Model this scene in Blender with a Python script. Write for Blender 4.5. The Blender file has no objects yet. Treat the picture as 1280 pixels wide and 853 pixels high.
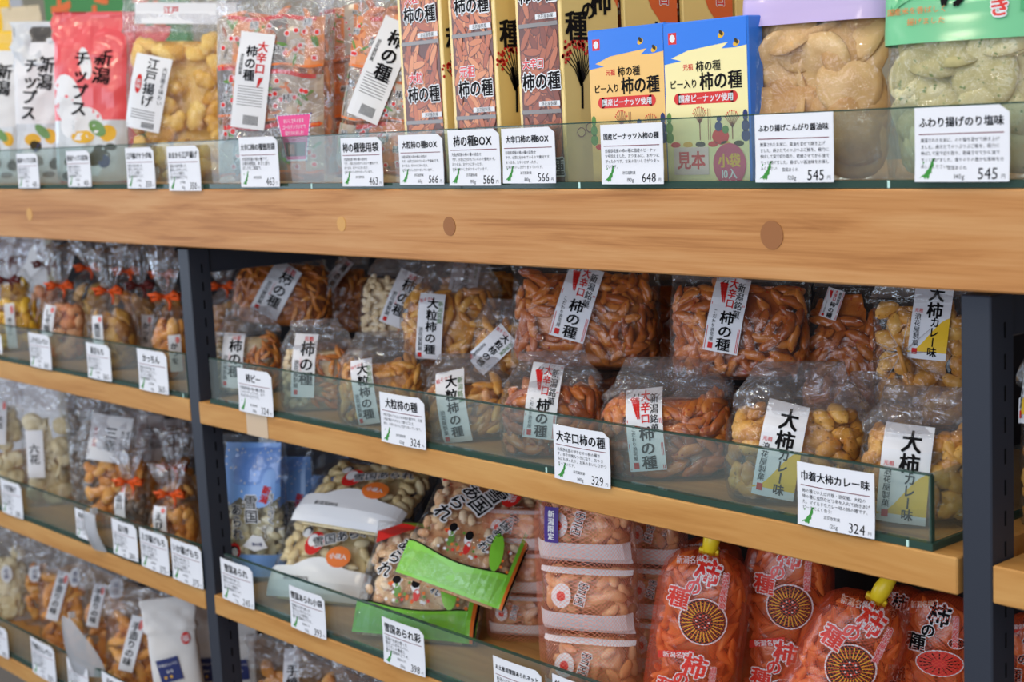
import bpy, math, random
from mathutils import Vector, Matrix, Euler, noise
from mathutils.bvhtree import BVHTree
from mathutils.geometry import tessellate_polygon

SC = bpy.context.scene
COL = SC.collection
PI = math.pi

# ---------------------------------------------------------------- camera, world, lights, exposure
F_PX, YAW, PITCH, ROLL = 1896.9, 0.8556, 0.1430, -0.0502
CAM = Vector((1.8390, -1.0077, 1.3149))
_f = Vector((-math.sin(YAW)*math.cos(PITCH), math.cos(YAW)*math.cos(PITCH), -math.sin(PITCH)))
_r = Vector((math.cos(YAW), math.sin(YAW), 0))
_u = _r.cross(_f)
RIGHT = math.cos(ROLL)*_r + math.sin(ROLL)*_u
UP = -math.sin(ROLL)*_r + math.cos(ROLL)*_u
FWD = _f
cd = bpy.data.cameras.new('camera')
cam = bpy.data.objects.new('camera', cd)
COL.objects.link(cam)
cam.matrix_world = Matrix(((RIGHT.x, UP.x, -FWD.x, CAM.x), (RIGHT.y, UP.y, -FWD.y, CAM.y), (RIGHT.z, UP.z, -FWD.z, CAM.z), (0, 0, 0, 1)))
cd.sensor_width = 36.0
cd.lens = 36.0*F_PX/1280.0
cd.clip_start = 0.05
cd.dof.use_dof = True
cd.dof.focus_distance = 1.43
cd.dof.aperture_fstop = 8.0
SC.camera = cam

SC.view_settings.view_transform = 'Standard'
SC.view_settings.look = 'None'
SC.view_settings.gamma = 1.0
SC.view_settings.use_curve_mapping = False
SC.view_settings.exposure = 0.0
SC.cycles.transparent_max_bounces = 40
SC.cycles.max_bounces = 10
SC.cycles.diffuse_bounces = 4
SC.cycles.glossy_bounces = 3
SC.cycles.sample_clamp_indirect = 10.0

world = bpy.data.worlds.new('world')
SC.world = world
world.use_nodes = True
world.node_tree.nodes['Background'].inputs[0].default_value = (0.74, 0.78, 0.88, 1)
world.node_tree.nodes['Background'].inputs[1].default_value = 0.55

def area(name, loc, target, sx, sy, power, col):
    l = bpy.data.lights.new(name, 'AREA')
    l.shape = 'RECTANGLE'; l.size = sx; l.size_y = sy; l.energy = power; l.color = col
    o = bpy.data.objects.new(name, l); COL.objects.link(o)
    o.location = loc
    o.rotation_euler = (Vector(target)-Vector(loc)).to_track_quat('-Z', 'Y').to_euler()
    return o
def bulb(name, loc, power, col, rad=0.05):
    l = bpy.data.lights.new(name, 'POINT')
    l.energy = power; l.color = col; l.shadow_soft_size = rad
    o = bpy.data.objects.new(name, l); COL.objects.link(o); o.location = loc
    return o
area('shop_window_daylight', (1.9, -4.2, 1.5), (0.4, 0, 0.9), 3.6, 2.4, 92, (0.74, 0.85, 1.0))
area('door_daylight', (-3.2, -2.6, 1.6), (0.2, 0, 0.9), 1.6, 2.0, 40, (0.70, 0.83, 1.0))
for x, y in ((-0.9, -0.7), (0.7, -0.7), (2.2, -0.7), (0.0, -1.8), (1.6, -1.8), (0.8, -2.9)):
    area('ceiling_tube_light', (x, y, 2.75), (x, y, 0), 1.25, 0.07, 3.2, (1.0, 0.96, 0.90))
area('back_ceiling_panel', (0.3, 0.75, 2.7), (0.3, 0.15, 1.2), 2.6, 0.3, 10, (1.0, 0.94, 0.86))
for i, (x, y) in enumerate(((-1.3, -0.9), (-0.4, -1.1), (0.5, -0.9), (1.4, -1.1), (2.3, -0.9), (0.2, -2.3), (1.6, -2.4))):
    bulb('ceiling_spot_bulb', (x, y, 2.5), 10, (1.0, 0.86, 0.64), 0.06)

# ---------------------------------------------------------------- pixel rays (design aid: where on a plane y the photo shows a point)
def ray(px, py):
    return (RIGHT*((px-640)/F_PX) - UP*((py-426.5)/F_PX) + FWD)
def at(px, py, y=0.0):
    d = ray(px, py)
    return CAM + d*((y-CAM.y)/d.y)
def pxm(P):
    return F_PX/((Vector(P)-CAM).dot(FWD))
def tanphi(P):
    return (CAM.x-P[0])/(P[1]-CAM.y)

# ---------------------------------------------------------------- materials
def lin(c):
    return tuple(((x/255)/12.92 if x/255 <= 0.04045 else ((x/255+0.055)/1.055)**2.4) for x in c) + (1,)
MATS = {}
def nodes_of(name):
    m = bpy.data.materials.new(name); m.use_nodes = True
    nt = m.node_tree
    b = nt.nodes['Principled BSDF']
    MATS[name] = m
    return m, nt, b
def flat(name, rgb, rough=0.6, spec=0.3, coat=0.0, metal=0.0):
    m, nt, b = nodes_of(name)
    b.inputs['Base Color'].default_value = lin(rgb)
    b.inputs['Roughness'].default_value = rough
    b.inputs['Specular IOR Level'].default_value = spec
    b.inputs['Metallic'].default_value = metal
    if coat:
        b.inputs['Coat Weight'].default_value = coat
        b.inputs['Coat Roughness'].default_value = 0.12
    return m
def coord(nt, scale=(1, 1, 1), loc=(0, 0, 0)):
    tc = nt.nodes.new('ShaderNodeTexCoord'); mp = nt.nodes.new('ShaderNodeMapping')
    mp.inputs['Scale'].default_value = scale; mp.inputs['Location'].default_value = loc
    nt.links.new(tc.outputs['Object'], mp.inputs['Vector'])
    return mp.outputs['Vector']
def ntex(nt, vec, scale, detail=3, rough=0.55, dist=0.0):
    n = nt.nodes.new('ShaderNodeTexNoise')
    n.inputs['Scale'].default_value = scale; n.inputs['Detail'].default_value = detail
    n.inputs['Roughness'].default_value = rough; n.inputs['Distortion'].default_value = dist
    nt.links.new(vec, n.inputs['Vector'])
    return n.outputs['Fac']
def ramp(nt, fac, stops):
    r = nt.nodes.new('ShaderNodeValToRGB')
    el = r.color_ramp.elements
    while len(el) < len(stops): el.new(0.5)
    for e, (p, c) in zip(el, stops):
        e.position = p; e.color = lin(c)
    nt.links.new(fac, r.inputs['Fac'])
    return r.outputs['Color']
def bump(nt, b, h, strength, dist=0.002):
    bp = nt.nodes.new('ShaderNodeBump')
    bp.inputs['Strength'].default_value = strength; bp.inputs['Distance'].default_value = dist
    nt.links.new(h, bp.inputs['Height'])
    if b is not None: nt.links.new(bp.outputs['Normal'], b.inputs['Normal'])
    return bp.outputs['Normal']
def math_(nt, op, a, b=None):
    n = nt.nodes.new('ShaderNodeMath'); n.operation = op
    for i, x in enumerate((a, b)):
        if x is None: continue
        if isinstance(x, (int, float)): n.inputs[i].default_value = x
        else: nt.links.new(x, n.inputs[i])
    return n.outputs[0]
def wood(name, light, mid, dark, grain, rough=0.5):
    m, nt, b = nodes_of(name)
    v = coord(nt, (1.1, 9, grain))
    f = ntex(nt, v, 2.2, 6, 0.6, 1.2)
    v2 = coord(nt, (2.0, 60, grain*6))
    f2 = ntex(nt, v2, 3.0, 3, 0.6, 0.3)
    mixf = math_(nt, 'ADD', math_(nt, 'MULTIPLY', f, 0.75), math_(nt, 'MULTIPLY', f2, 0.25))
    c = ramp(nt, mixf, [(0.36, dark), (0.48, mid), (0.62, light)])
    nt.links.new(c, b.inputs['Base Color'])
    b.inputs['Roughness'].default_value = rough
    b.inputs['Specular IOR Level'].default_value = 0.3
    bump(nt, b, f2, 0.12, 0.001)
    return m
wood('beam_wood', (198, 147, 94), (186, 129, 74), (160, 104, 54), 22)
wood('shelf_wood', (200, 150, 86), (190, 136, 72), (174, 118, 56), 8)
flat('dowel_dark', (150, 98, 58), 0.6); flat('dowel_light', (205, 155, 90), 0.6)
flat('steel', (44, 49, 60), 0.45, 0.4); flat('slot', (8, 8, 10), 0.9, 0.1)
flat('back_board', (42, 40, 42), 0.85, 0.1)
flat('paper', (228, 229, 234), 0.6, 0.2); flat('ink', (22, 20, 22), 0.7, 0.1); flat('ink_grey', (80, 80, 85), 0.7, 0.1)
flat('ink_red', (205, 42, 40), 0.6, 0.2); flat('rule_red', (120, 50, 60), 0.7, 0.1); flat('map_green', (62, 140, 60), 0.6, 0.2)
flat('ink_green', (88, 130, 70), 0.6, 0.2); flat('label_yellow', (236, 190, 40), 0.5, 0.3)
flat('tie_orange', (225, 88, 28), 0.5, 0.3); flat('tie_gold', (190, 130, 60), 0.35, 0.5); flat('tie_dark', (110, 40, 35), 0.5)
flat('box_yellow', (238, 208, 130), 0.35, 0.4, 0.4); flat('box_blue', (40, 120, 225), 0.35, 0.4, 0.4); flat('box_orange', (225, 100, 40), 0.35, 0.4, 0.4)
flat('box_cream', (243, 230, 168), 0.35, 0.4, 0.4); flat('print_brown', (150, 82, 45), 0.4, 0.4, 0.3)
flat('print_maroon', (98, 48, 32), 0.4, 0.4, 0.3)
for i, c in enumerate(((205, 120, 70), (188, 98, 52), (216, 138, 88), (172, 84, 44))): flat('print_nut_%d' % i, c, 0.4, 0.4, 0.3)
for i, c in enumerate(((168, 88, 52), (148, 70, 40), (184, 104, 66), (126, 58, 34))): flat('print_hot_%d' % i, c, 0.4, 0.4, 0.3)
flat('white_print', (226, 227, 230), 0.5, 0.3); flat('purple_header', (190, 172, 215), 0.4, 0.3, 0.3); flat('green_header', (110, 190, 140), 0.4, 0.3, 0.3)
flat('green_header_dark', (70, 165, 110), 0.4, 0.3, 0.3); flat('pink_tag', (226, 60, 130), 0.45, 0.3); flat('pink_film', (226, 82, 88), 0.28, 0.5, 0.5)
flat('silver_film', (200, 205, 210), 0.25, 0.6, 0.5); flat('black_film', (52, 50, 50), 0.3, 0.5, 0.4); flat('yellow_film', (235, 190, 40), 0.3, 0.5, 0.4)
flat('leaf_green', (96, 140, 60), 0.4, 0.3, 0.3); flat('lime_print', (128, 205, 60), 0.3, 0.4, 0.4); flat('navy_print', (45, 55, 110), 0.5, 0.3)
flat('purple_print', (72, 50, 130), 0.5, 0.3); flat('sky_print', (120, 165, 228), 0.35, 0.4, 0.3); flat('orange_print', (230, 120, 50), 0.5, 0.3)
flat('sign_green', (70, 135, 78), 0.6, 0.2); flat('sign_orange', (222, 110, 60), 0.6, 0.2); flat('clip_yellow', (236, 205, 40), 0.35, 0.4)
flat('red_print', (214, 44, 40), 0.4, 0.3, 0.3); flat('dark_print', (60, 32, 28), 0.5, 0.3); flat('gold_print', (225, 175, 50), 0.5, 0.3)
flat('white_pouch', (228, 230, 234), 0.35, 0.4, 0.3); flat('paper_bag', (222, 220, 218), 0.6, 0.2)
flat('wall_paint', (170, 162, 140), 0.9, 0.1); flat('floor_tile', (120, 112, 104), 0.6, 0.3); flat('olive', (70, 62, 44), 0.8, 0.1)
flat('pack_silver', (176, 160, 142), 0.3, 0.5, 0.4); flat('pack_grey', (120, 110, 104), 0.3, 0.5, 0.4)
flat('glass_glint', (190, 225, 215), 0.3, 0.5)  # pale tone painted for the glints at the glass base

def film(name, tint, gloss=0.05, haze=0.02, bumps=1.0, scale=70, hazecol=(225, 228, 232), rough=0.055, bd=0.006):
    m, nt, b = nodes_of(name)
    out = nt.nodes['Material Output']
    nt.nodes.remove(b)
    tr = nt.nodes.new('ShaderNodeBsdfTransparent'); tr.inputs[0].default_value = lin(tint)
    gl = nt.nodes.new('ShaderNodeBsdfGlossy'); gl.inputs['Roughness'].default_value = rough
    df = nt.nodes.new('ShaderNodeBsdfDiffuse'); df.inputs[0].default_value = lin(hazecol)
    v = coord(nt)
    n1 = ntex(nt, v, scale, 3, 0.5, 0.8)
    vo = nt.nodes.new('ShaderNodeTexVoronoi'); vo.feature = 'F1'
    vo.inputs['Scale'].default_value = scale*0.9
    nt.links.new(v, vo.inputs['Vector'])
    h = math_(nt, 'ADD', n1, math_(nt, 'MULTIPLY', vo.outputs['Distance'], 0.7))
    nrm = bump(nt, None, h, bumps, bd)
    nt.links.new(nrm, gl.inputs['Normal'])
    lw = nt.nodes.new('ShaderNodeLayerWeight'); lw.inputs['Blend'].default_value = 0.5
    nt.links.new(nrm, lw.inputs['Normal'])
    fac = math_(nt, 'ADD', math_(nt, 'MULTIPLY', math_(nt, 'POWER', lw.outputs['Facing'], 3.0), 0.55), gloss)
    mx = nt.nodes.new('ShaderNodeMixShader'); nt.links.new(fac, mx.inputs[0])
    m2 = nt.nodes.new('ShaderNodeMixShader'); m2.inputs[0].default_value = haze
    nt.links.new(tr.outputs[0], m2.inputs[1]); nt.links.new(df.outputs[0], m2.inputs[2])
    nt.links.new(m2.outputs[0], mx.inputs[1]); nt.links.new(gl.outputs[0], mx.inputs[2])
    nt.links.new(mx.outputs[0], out.inputs['Surface'])
    return m
film('film_clear', (250, 250, 250))
film('film_hazy', (248, 248, 250), 0.15, 0.10, 1.0, 48, (225, 228, 232), 0.05, 0.012)  # milky film, its haze raised to imitate bright shop reflections on bag tops
film('film_gloss', (250, 250, 252), 0.14, 0.05, 1.0, 42, (225, 228, 232), 0.05, 0.012)
film('film_snow', (238, 244, 253), 0.06, 0.04, 0.5, 40)
film('film_frost', (240, 240, 242), 0.06, 0.40, 0.35, 30)
film('film_orange', (255, 240, 222), 0.06, 0.05, 0.35, 60, (220, 84, 36), 0.2)
film('film_pink', (254, 243, 236), 0.06, 0.06, 0.35, 60, (235, 170, 150), 0.2)

def glass(name, tint, rough, haze, hazecol):
    m, nt, b = nodes_of(name)
    out = nt.nodes['Material Output']; nt.nodes.remove(b)
    tr = nt.nodes.new('ShaderNodeBsdfTransparent'); tr.inputs[0].default_value = lin(tint)
    gl = nt.nodes.new('ShaderNodeBsdfGlossy'); gl.inputs['Roughness'].default_value = rough
    df = nt.nodes.new('ShaderNodeBsdfDiffuse'); df.inputs[0].default_value = lin(hazecol)
    lw = nt.nodes.new('ShaderNodeLayerWeight'); lw.inputs['Blend'].default_value = 0.5
    fr = math_(nt, 'ADD', math_(nt, 'MULTIPLY', math_(nt, 'POWER', lw.outputs['Facing'], 5.0), 0.7), 0.03)
    m2 = nt.nodes.new('ShaderNodeMixShader'); m2.inputs[0].default_value = haze
    nt.links.new(tr.outputs[0], m2.inputs[1]); nt.links.new(df.outputs[0], m2.inputs[2])
    mx = nt.nodes.new('ShaderNodeMixShader'); nt.links.new(fr, mx.inputs[0])
    nt.links.new(m2.outputs[0], mx.inputs[1]); nt.links.new(gl.outputs[0], mx.inputs[2])
    nt.links.new(mx.outputs[0], out.inputs['Surface'])
    return m
glass('glass_pane', (239, 248, 247), 0.03, 0.11, (160, 170, 168))  # grey haze paints a veil of aisle reflections into the pane
glass('glass_edge', (120, 150, 138), 0.06, 0.5, (70, 100, 90))

def net(name, rgb, freq):
    m, nt, b = nodes_of(name)
    out = nt.nodes['Material Output']
    uv = nt.nodes.new('ShaderNodeTexCoord')
    sp = nt.nodes.new('ShaderNodeSeparateXYZ'); nt.links.new(uv.outputs['UV'], sp.inputs[0])
    a = math_(nt, 'ADD', sp.outputs[0], sp.outputs[1]); c = math_(nt, 'SUBTRACT', sp.outputs[0], sp.outputs[1])
    def line(q):
        fr = math_(nt, 'FRACT', math_(nt, 'MULTIPLY', q, freq))
        return math_(nt, 'LESS_THAN', fr, 0.11)
    mk = math_(nt, 'MAXIMUM', line(a), line(c))
    tr = nt.nodes.new('ShaderNodeBsdfTransparent')
    b.inputs['Base Color'].default_value = lin(rgb); b.inputs['Roughness'].default_value = 0.5
    mx = nt.nodes.new('ShaderNodeMixShader')
    nt.links.new(mk, mx.inputs[0]); nt.links.new(tr.outputs[0], mx.inputs[1]); nt.links.new(b.outputs[0], mx.inputs[2])
    nt.links.new(mx.outputs[0], out.inputs['Surface'])
    return m
net('net_orange', (228, 84, 42), 300)
net('net_red', (235, 140, 112), 230)

def snack(name, dark, mid, light, rough=0.4, spec=0.5, fleck=None, scale=90):
    m, nt, b = nodes_of(name)
    oi = nt.nodes.new('ShaderNodeObjectInfo')
    v = coord(nt)
    f = ntex(nt, v, scale, 4, 0.6)
    t = math_(nt, 'ADD', math_(nt, 'MULTIPLY', f, 0.6), math_(nt, 'MULTIPLY', oi.outputs['Random'], 0.4))
    c = ramp(nt, t, [(0.25, dark), (0.5, mid), (0.78, light)])
    if fleck:
        f2 = ntex(nt, v, 260, 2, 0.5)
        g = nt.nodes.new('ShaderNodeMix'); g.data_type = 'RGBA'
        nt.links.new(math_(nt, 'GREATER_THAN', f2, 0.66), g.inputs['Factor'])
        nt.links.new(c, g.inputs['A']); g.inputs['B'].default_value = lin(fleck)
        c = g.outputs['Result']
    nt.links.new(c, b.inputs['Base Color'])
    b.inputs['Roughness'].default_value = rough; b.inputs['Specular IOR Level'].default_value = spec
    bump(nt, b, f, 0.5, 0.0015)
    return m
snack('kaki', (160, 80, 20), (206, 120, 38), (230, 156, 66), 0.32)
snack('kaki_big', (172, 100, 32), (212, 144, 58), (232, 178, 88), 0.36)
snack('kaki_hot', (148, 66, 16), (196, 104, 34), (222, 142, 60), 0.28, 0.6, (170, 40, 20))
snack('curry', (180, 112, 36), (214, 150, 58), (234, 182, 90), 0.4, 0.5, (150, 96, 30))
snack('peanut', (206, 178, 134), (222, 198, 156), (234, 214, 178), 0.5)
snack('senbei_tan', (184, 130, 68), (212, 164, 98), (230, 190, 128), 0.45, 0.5, None, 60)
snack('senbei_green', (176, 166, 112), (204, 194, 142), (222, 214, 168), 0.6, 0.4, (120, 140, 80), 70)
snack('edoage', (212, 150, 48), (236, 186, 80), (244, 210, 118), 0.45)
snack('arare_cream', (226, 200, 140), (238, 218, 166), (246, 234, 200), 0.5)
snack('arare_mix', (214, 150, 100), (236, 204, 160), (246, 230, 205), 0.5, 0.4, (190, 90, 60))
snack('arare_peach', (226, 164, 102), (242, 200, 144), (248, 224, 186), 0.5)
snack('shrimp', (232, 136, 80), (244, 172, 118), (250, 204, 160), 0.55)
snack('yellow_chip', (236, 170, 30), (250, 196, 44), (254, 214, 80), 0.45)
snack('flower_senbei', (140, 86, 30), (206, 150, 62), (230, 186, 98), 0.45)
snack('ebi_puff', (198, 116, 38), (230, 156, 66), (242, 186, 100), 0.5)
snack('dark_snack', (60, 46, 38), (104, 84, 66), (150, 128, 104), 0.5)
snack('pale_chip', (216, 196, 150), (232, 216, 176), (242, 232, 204), 0.55)
snack('orange_snack', (184, 90, 40), (220, 122, 62), (238, 156, 92), 0.4)

# ---------------------------------------------------------------- mesh helpers
def tag(o, label=None, cat=None, group=None, kind=None):
    if label: o['label'] = label
    if cat: o['category'] = cat
    if group: o['group'] = group
    if kind: o['kind'] = kind
    return o
def empty(name, loc=(0, 0, 0), rot=(0, 0, 0)):
    o = bpy.data.objects.new(name, None); COL.objects.link(o)
    o.location = loc; o.rotation_euler = rot
    o.empty_display_size = 0.02
    return o
class MB:
    def __init__(self): self.v = []; self.f = []; self.m = []; self.s = []; self.ml = []; self.uv = None
    def mi(self, mat):
        if mat not in self.ml: self.ml.append(mat)
        return self.ml.index(mat)
    def add(self, verts, faces, mat, smooth=False):
        b = len(self.v); i = self.mi(mat)
        self.v.extend(tuple(p) for p in verts)
        for f in faces:
            self.f.append(tuple(b+k for k in f)); self.m.append(i); self.s.append(smooth)
    def box(self, x0, y0, z0, x1, y1, z1, mat, bev=0.0):
        if bev <= 0:
            vs = [(x, y, z) for z in (z0, z1) for y in (y0, y1) for x in (x0, x1)]
            self.add(vs, [(0, 2, 3, 1), (4, 5, 7, 6), (0, 1, 5, 4), (2, 6, 7, 3), (0, 4, 6, 2), (1, 3, 7, 5)], mat)
            return
        b = bev
        vs = []
        for sz in (0, 1):
            for sy in (0, 1):
                for sx in (0, 1):
                    X, Y, Z = (x0, x1)[sx], (y0, y1)[sy], (z0, z1)[sz]
                    ix, iy, iz = X+(b if not sx else -b), Y+(b if not sy else -b), Z+(b if not sz else -b)
                    vs += [(X, iy, iz), (ix, Y, iz), (ix, iy, Z)]
        def c(sx, sy, sz, k): return (sz*4+sy*2+sx)*3+k
        fs = []
        for s in (0, 1):
            q = [c(s, 0, 0, 0), c(s, 1, 0, 0), c(s, 1, 1, 0), c(s, 0, 1, 0)]; fs.append(q if s else q[::-1])
            q = [c(0, s, 0, 1), c(1, s, 0, 1), c(1, s, 1, 1), c(0, s, 1, 1)]; fs.append(q[::-1] if s else q)
            q = [c(0, 0, s, 2), c(1, 0, s, 2), c(1, 1, s, 2), c(0, 1, s, 2)]; fs.append(q if s else q[::-1])
        for s in (0, 1):
            for t in (0, 1):
                fs.append([c(s, t, 0, 0), c(s, t, 1, 0), c(s, t, 1, 1), c(s, t, 0, 1)])
                fs.append([c(s, 0, t, 0), c(s, 1, t, 0), c(s, 1, t, 2), c(s, 0, t, 2)])
                fs.append([c(0, s, t, 1), c(1, s, t, 1), c(1, s, t, 2), c(0, s, t, 2)])
        for sz in (0, 1):
            for sy in (0, 1):
                for sx in (0, 1): fs.append([c(sx, sy, sz, 0), c(sx, sy, sz, 1), c(sx, sy, sz, 2)])
        self.add(vs, fs, mat)
    def cyl(self, c, r, h, axis, mat, n=24, r2=None):
        r2 = r if r2 is None else r2
        vs = []
        for k, (rr, hh) in enumerate(((r, 0), (r2, h))):
            for i in range(n):
                a = 2*PI*i/n; p = [rr*math.cos(a), rr*math.sin(a), hh]
                if axis == 'y': p = [p[0], p[2], p[1]]
                if axis == 'x': p = [p[2], p[0], p[1]]
                vs.append((c[0]+p[0], c[1]+p[1], c[2]+p[2]))
        fs = [(i, (i+1) % n, n+(i+1) % n, n+i) for i in range(n)]
        fs += [tuple(range(n))[::-1], tuple(range(n, 2*n))]
        self.add(vs, fs, mat)
    def tube(self, pts, r, mat, n=8):
        pts = [Vector(p) for p in pts]; vs = []
        for i, p in enumerate(pts):
            t = (pts[min(i+1, len(pts)-1)]-pts[max(i-1, 0)]).normalized()
            a = t.orthogonal().normalized(); b = t.cross(a)
            rr = r[i] if isinstance(r, (list, tuple)) else r
            vs += [p+a*rr*math.cos(2*PI*k/n)+b*rr*math.sin(2*PI*k/n) for k in range(n)]
        fs = []
        for i in range(len(pts)-1):
            fs += [(i*n+k, i*n+(k+1) % n, (i+1)*n+(k+1) % n, (i+1)*n+k) for k in range(n)]
        fs += [tuple(range(n))[::-1], tuple(range((len(pts)-1)*n, len(pts)*n))]
        self.add(vs, fs, mat, True)
    def mesh(self, name):
        me = bpy.data.meshes.new(name)
        me.from_pydata(self.v, [], self.f)
        for mt in self.ml: me.materials.append(MATS[mt])
        me.polygons.foreach_set('material_index', self.m)
        me.polygons.foreach_set('use_smooth', self.s)
        if self.uv:
            ul = me.uv_layers.new(name='UVMap')
            for l in me.loops: ul.data[l.index].uv = self.uv[l.vertex_index]
        me.update()
        return me
    def build(self, name, parent=None, loc=None, rot=None):
        o = bpy.data.objects.new(name, self.mesh(name)); COL.objects.link(o)
        if parent: o.parent = parent
        if loc: o.location = loc
        if rot: o.rotation_euler = rot
        return o

# ---------------------------------------------------------------- lettering
_tc = bpy.data.curves.new('lettering', 'FONT'); _to = bpy.data.objects.new('lettering', _tc); COL.objects.link(_to)
GLYPH = {}
def glyph(ch, off, res=2):
    k = (ch, off, res)
    if k not in GLYPH:
        _tc.body = ch; _tc.offset = off; _tc.resolution_u = res
        bpy.context.view_layer.update()
        dg = bpy.context.evaluated_depsgraph_get()
        me = bpy.data.meshes.new_from_object(_to.evaluated_get(dg))
        vs = [(v.co.x, v.co.y) for v in me.vertices]; fs = [tuple(p.vertices) for p in me.polygons]
        bpy.data.meshes.remove(me)
        if ord(ch) < 0x2000 and vs:
            x0 = min(v[0] for v in vs); x1 = max(v[0] for v in vs)
            vs = [(x-x0, y) for x, y in vs]; adv = x1-x0+0.09
        else: adv = 1.0 if ord(ch) > 0x2000 else 0.35
        GLYPH[k] = (vs, fs, adv)
    return GLYPH[k]

class Art:
    """Flat artwork in metres (s right, t up), drawn in layers, later laid on a surface."""
    def __init__(self): self.items = []
    def add(self, vs, fs, mat, layer): self.items.append((vs, fs, mat, layer))
    def grid(self, x0, y0, x1, y1, mat, layer=0, step=0.006, fn=None):
        nx = max(1, int(abs(x1-x0)/step)); ny = max(1, int(abs(y1-y0)/step))
        vs = [(x0+(x1-x0)*i/nx, y0+(y1-y0)*j/ny) for j in range(ny+1) for i in range(nx+1)]
        if fn: vs = [fn(*p) for p in vs]
        fs = [(j*(nx+1)+i, j*(nx+1)+i+1, (j+1)*(nx+1)+i+1, (j+1)*(nx+1)+i) for j in range(ny) for i in range(nx)]
        self.add(vs, fs, mat, layer)
    def ell(self, x, y, rx, ry, mat, layer=1, n=18, rings=2, rot=0.0):
        vs = [(x, y)]; fs = []; c, s = math.cos(rot), math.sin(rot)
        for r in range(1, rings+1):
            for i in range(n):
                a = 2*PI*i/n; p, q = rx*r/rings*math.cos(a), ry*r/rings*math.sin(a)
                vs.append((x+c*p-s*q, y+s*p+c*q))
        fs += [(0, 1+i, 1+(i+1) % n) for i in range(n)]
        for r in range(rings-1):
            b = 1+r*n
            fs += [(b+i, b+n+i, b+n+(i+1) % n, b+(i+1) % n) for i in range(n)]
        self.add(vs, fs, mat, layer)
    def poly(self, pts, mat, layer=1):
        tr = tessellate_polygon([[Vector((p[0], p[1], 0)) for p in pts]])
        out = []
        for t in tr:
            a, b, c = (pts[i] for i in t)
            out.append(t if (b[0]-a[0])*(c[1]-a[1])-(b[1]-a[1])*(c[0]-a[0]) > 0 else t[::-1])
        self.add(list(pts), out, mat, layer)
    def line(self, pts, w, mat, layer=1):
        for (x0, y0), (x1, y1) in zip(pts, pts[1:]):
            l = math.hypot(x1-x0, y1-y0) or 1; nx, ny = -(y1-y0)/l*w/2, (x1-x0)/l*w/2
            self.add([(x0+nx, y0+ny), (x0-nx, y0-ny), (x1-nx, y1-ny), (x1+nx, y1+ny)], [(0, 1, 2, 3)], mat, layer)
    def text(self, s, x, y, size, mat='ink', layer=2, bold=0.02, vert=False, align='c', outline=None, res=2, sx=1.0, ang=0.0, lead=1.0):
        """x, y: middle of the line (align c), or its start; size: the em."""
        if vert:
            n = len(s); pos = [(x-size*0.5*sx, y+(n/2-i-1)*size*lead+0.12*size+(lead-1)*0.5*size) for i in range(n)]
        else:
            adv = [glyph(c, 0.0, res)[2]*size*sx for c in s]; tot = sum(adv)
            cx = x-(tot/2 if align == 'c' else tot if align == 'r' else 0); pos = []
            for a in adv: pos.append((cx, y-size*0.38)); cx += a
        c, sn = math.cos(ang), math.sin(ang)
        def put(off, m, ly):
            if off <= 0: sh = ((0, 0),)
            elif off < 0.03: sh = ((-off*.6, 0), (off*.6, 0))
            elif off < 0.08: sh = ((-off*.6, -off*.4), (off*.6, off*.4), (-off*.6, off*.4), (off*.6, -off*.4))
            else: sh = tuple((off*.75*math.cos(k*PI/4), off*.75*math.sin(k*PI/4)) for k in range(8))
            for ch, (px, py) in zip(s, pos):
                vs, fs, _ = glyph(ch, 0.0, res)
                if not fs: continue
                if vert and ch == 'ー': vs = [(0.86-v[1]+0.02, v[0]-0.12) for v in vs]
                for hk, (hx, hy) in enumerate(sh):
                    o = []
                    for a, b in vs:
                        X, Y = px+(a+hx)*size*sx-x, py+(b+hy)*size-y
                        o.append((x+c*X-sn*Y, y+sn*X+c*Y))
                    self.add(o, fs, m, ly+hk*0.11)
        if outline: put(outline[1], outline[0], layer-1)
        put(bold, mat, layer)
    def lay(self, mapper, mb=None):
        mb = mb or MB()
        cache = {}
        for vs, fs, mat, ly in self.items:
            mb.add([mapper(p[0], p[1], ly) for p in vs], fs, mat)
        return mb
def flatmap(y=-0.0004, eps=0.00025):
    return lambda s, t, l: (s, y-l*eps, t)

# ---------------------------------------------------------------- the setting
ZT, ZTB = 1.25, 1.1733                    # top ledge: top and underside
ZM, ZMB = 0.9611, 0.9309                  # middle boards
ZL, ZLB = 0.6895, 0.6620                  # lower boards
ZU, ZUB = 0.4180, 0.3900                  # lowest boards in view
XA0, XA1, XB0, XB1 = 0.0, 0.0265, 1.2, 1.2256
DEPTH = 0.40
XMIN, XMAX = -1.2, 1.75

m = MB(); m.box(-4, -3.2, -0.05, 4, 2.0, 0.0, 'floor_tile'); tag(m.build('floor'), kind='structure')
m = MB(); m.box(-4, 1.6, 0.0, 4, 1.7, 2.9, 'wall_paint'); tag(m.build('wall_back'), kind='structure')

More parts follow.
